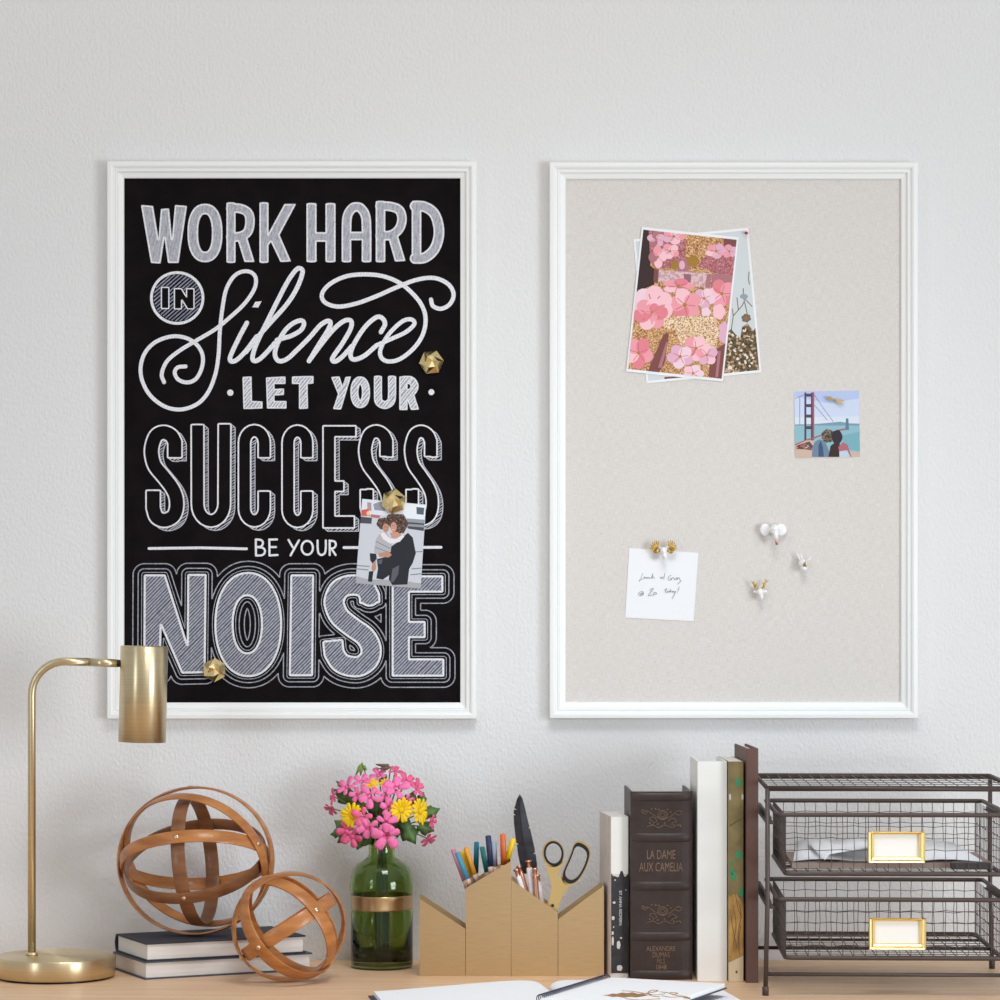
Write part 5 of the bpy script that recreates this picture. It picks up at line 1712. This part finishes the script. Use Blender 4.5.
def in_rack(name, label, cat, x, y, z):
    return thing(name, RM @ Vector((x, y, z)), label, cat, math.radians(-2.2))


# papers and card in the upper drawer
zf = zb1 + 0.0062
o = in_rack('cardboard_tray', 'shallow brown cardboard tray lying in the upper wire drawer under the papers', 'cardboard tray', (dx0 + dx1) / 2, 0.14, zf)
b = MB(); b.box(-0.150, 0.150, -0.115, 0.09, 0, 0.008); b.build('tray', mat('brown_cardboard', (150, 132, 122), 0.8), o)
o = in_rack('black_case', 'flat dark case lying at the right in the upper wire drawer', 'case', dx1 - 0.045, 0.009, zf + 0.0005)
b = MB(); b.bbox(-0.03, 0.028, -0.006, 0.02, 0, 0.010, 0.001); b.build('case_body', mat('dark_case', (58, 52, 54), 0.5), o)


def sheet(name, label, pts, x, y, z):
    o = in_rack(name, label, 'paper', x, y, z)
    b = MB()
    b.add([p_ for p_ in pts], [(i, i + 1, i + len(pts) // 2 + 1, i + len(pts) // 2) for i in range(len(pts) // 2 - 1)], 0, True)
    f = b.build('sheet', M_paper, o, fix=False)
    md = f.modifiers.new('thick', 'SOLIDIFY'); md.thickness = 0.0006


n = 14
zs = [0.001 + 0.0035 * max(0, math.sin(i * 0.75)) for i in range(n)]
sheet('paper_sheet', 'wavy white paper sheet lying rearmost in the upper wire drawer', [(-0.142 + 0.285 * i / (n - 1), -0.095, zs[i]) for i in range(n)] + [(-0.125 + 0.245 * i / (n - 1), 0.10, 0.014 + zs[i]) for i in range(n)], (dx0 + dx1) / 2 - 0.006, 0.130, zf + 0.009)
zs2 = [0.012 - 0.012 * math.exp(-((i - 4) / 2.0) ** 2) + 0.004 * (i > 8) for i in range(n)]
sheet('paper_sheet', 'white paper sheet with a corner bent over the front of the upper wire drawer', [(-0.09 + 0.10 * i / (n - 1), -0.012, 0.004 + 0.016 * i / (n - 1) - (0.008 if i == 1 else 0)) for i in range(n)] + [(-0.100 + 0.13 * i / (n - 1), 0.15, 0.016 + 0.003 * math.sin(i)) for i in range(n)], (dx0 + dx1) / 2 - 0.020, 0.022, zf + 0.0165)

# ------------------------------------------------------------------ open notebook and spiral sketchbook
M_page = mat('blank_page', (243, 243, 244), 0.8, spec=0.15)
ob = thing('open_notebook', (0.071, -0.432, ZD), 'open blank notebook lying at the front of the desk', 'notebook', math.radians(8.6))
LP = 0.30
prof_l = [(-0.262, 0.0085), (-0.23, 0.0100), (-0.18, 0.0132), (-0.12, 0.0170), (-0.07, 0.0200), (-0.035, 0.0206), (-0.015, 0.0175), (-0.004, 0.0095)]
prof_r = [(0.004, 0.0095), (0.008, 0.0150), (0.018, 0.0190), (0.04, 0.0200), (0.08, 0.0185), (0.14, 0.0150), (0.20, 0.0115), (0.255, 0.009)]


def page_half(pr, nm):
    pr = [(p_.x, p_.z) for p_ in catmull([(a, 0, c) for a, c in pr], 5)]
    m = len(pr)
    vs = [(x, 0, 0.0022) for x, z in pr] + [(x, 0, z) for x, z in pr] + [(x, -LP, 0.0022) for x, z in pr] + [(x, -LP, z) for x, z in pr]
    fs = []
    for i in range(m - 1):
        fs += [(i, i + 1, m + i + 1, m + i), (2 * m + i, 3 * m + i, 3 * m + i + 1, 2 * m + i + 1), (m + i, m + i + 1, 3 * m + i + 1, 3 * m + i), (i, 2 * m + i, 2 * m + i + 1, i + 1)]
    fs += [(0, m, 3 * m, 2 * m), (m - 1, 3 * m - 1, 4 * m - 1, 2 * m - 1)]
    b = MB(); b.add(vs, fs, 0, False)
    f = b.build(nm, M_page, ob)
    for p_ in f.data.polygons:
        p_.use_smooth = True
    md = f.modifiers.new('edges', 'EDGE_SPLIT'); md.split_angle = math.radians(40)


page_half(prof_l, 'page_block'); page_half(prof_r, 'page_block')
b = MB(); b.bbox(-0.270, -0.003, -LP - 0.004, 0.003, 0, 0.0022, 0.0006); b.bbox(0.003, 0.262, -LP - 0.004, 0.003, 0, 0.0022, 0.0006); b.box(-0.006, 0.006, -LP - 0.004, 0.003, 0, 0.0016)
b.build('cover', mat('charcoal_cover', (64, 66, 76), 0.6), ob)

rzs = math.radians(-24)
sk = thing('spiral_sketchbook', (0.156, -0.463, ZD + 0.0212), 'white spiral bound sketchbook with a gold foil drawing, lying on the open notebook', 'sketchbook', rzs)
SW, SL = 0.19, 0.26
b = MB(); b.box(0.008, SW, -SL, 0, 0.0018, 0.0078); b.build('page_block', M_page, sk)
b = MB(); b.bbox(0.009, SW + 0.003, -SL - 0.002, 0.002, 0, 0.0018, 0.0005); b.build('cover', mat('navy_cover', (52, 56, 80), 0.5), sk)
b = MB()
for i in range(36):
    y = -0.006 - i * (SL - 0.012) / 35
    b.tube([(0.0055 + 0.0062 * math.cos(a), y - 0.0003 * a, 0.0066 + 0.0058 * math.sin(a)) for a in [2 * PI * j / 12 for j in range(12)]], 0.0008, 5, closed=True)
b.build('spiral_wire', mat('dark_spiral_wire', (62, 64, 86), 0.4, 0.6), sk)
# foil drawing: built on the top page
b = MB()
zt = 0.0079


def on_page(px, py):
    """local position on the sketchbook page under photo position"""
    zw = ZD + 0.0212 + zt
    dd = (ZC - zw) * F / (py - 615)
    w = Vector(((px - 500) * dd / F, dd - D, 0)) - Vector((0.156, -0.463, 0))
    c_, s_ = math.cos(-rzs), math.sin(-rzs)
    return (w.x * c_ - w.y * s_, w.x * s_ + w.y * c_, zt)


def foil(poly):
    tri = geometry.tessellate_polygon([[Vector(p_) for p_ in poly]])
    b.add(poly, [tuple(t_) for t_ in tri], 0)


foil([on_page(*p_) for p_ in ((602, 995.2), (608, 994.6), (613, 993.4), (617, 993.8), (622, 992.4), (627, 993.2), (632, 992.2), (637, 993.6), (643, 993.8), (649, 995), (643, 996.4), (636, 997.4), (630, 996.8), (624, 997.8), (618, 996.6), (612, 997), (607, 995.8))])
for pts in ([(622, 991), (632, 991.5), (645, 993.5), (655, 995), (665, 994)], [(640, 994), (650, 993), (658, 991), (652, 990.5), (648, 993), (652, 996), (660, 997)], [(660, 992), (668, 993), (676, 995.5), (684, 996.5), (690, 998)], [(662, 996), (672, 997.5), (680, 997), (690, 998.5)], [(625, 999), (640, 1000), (660, 999)], [(670, 992.5), (678, 993.5), (672, 995)]):
    b.tube([Vector(on_page(*p_)) for p_ in cr(pts, 4)], 0.0009, 5)
b.build('foil_drawing', mat('gold_foil_ink', (186, 142, 88), 0.4, 0.4, var=0.2, vscale=200), sk)
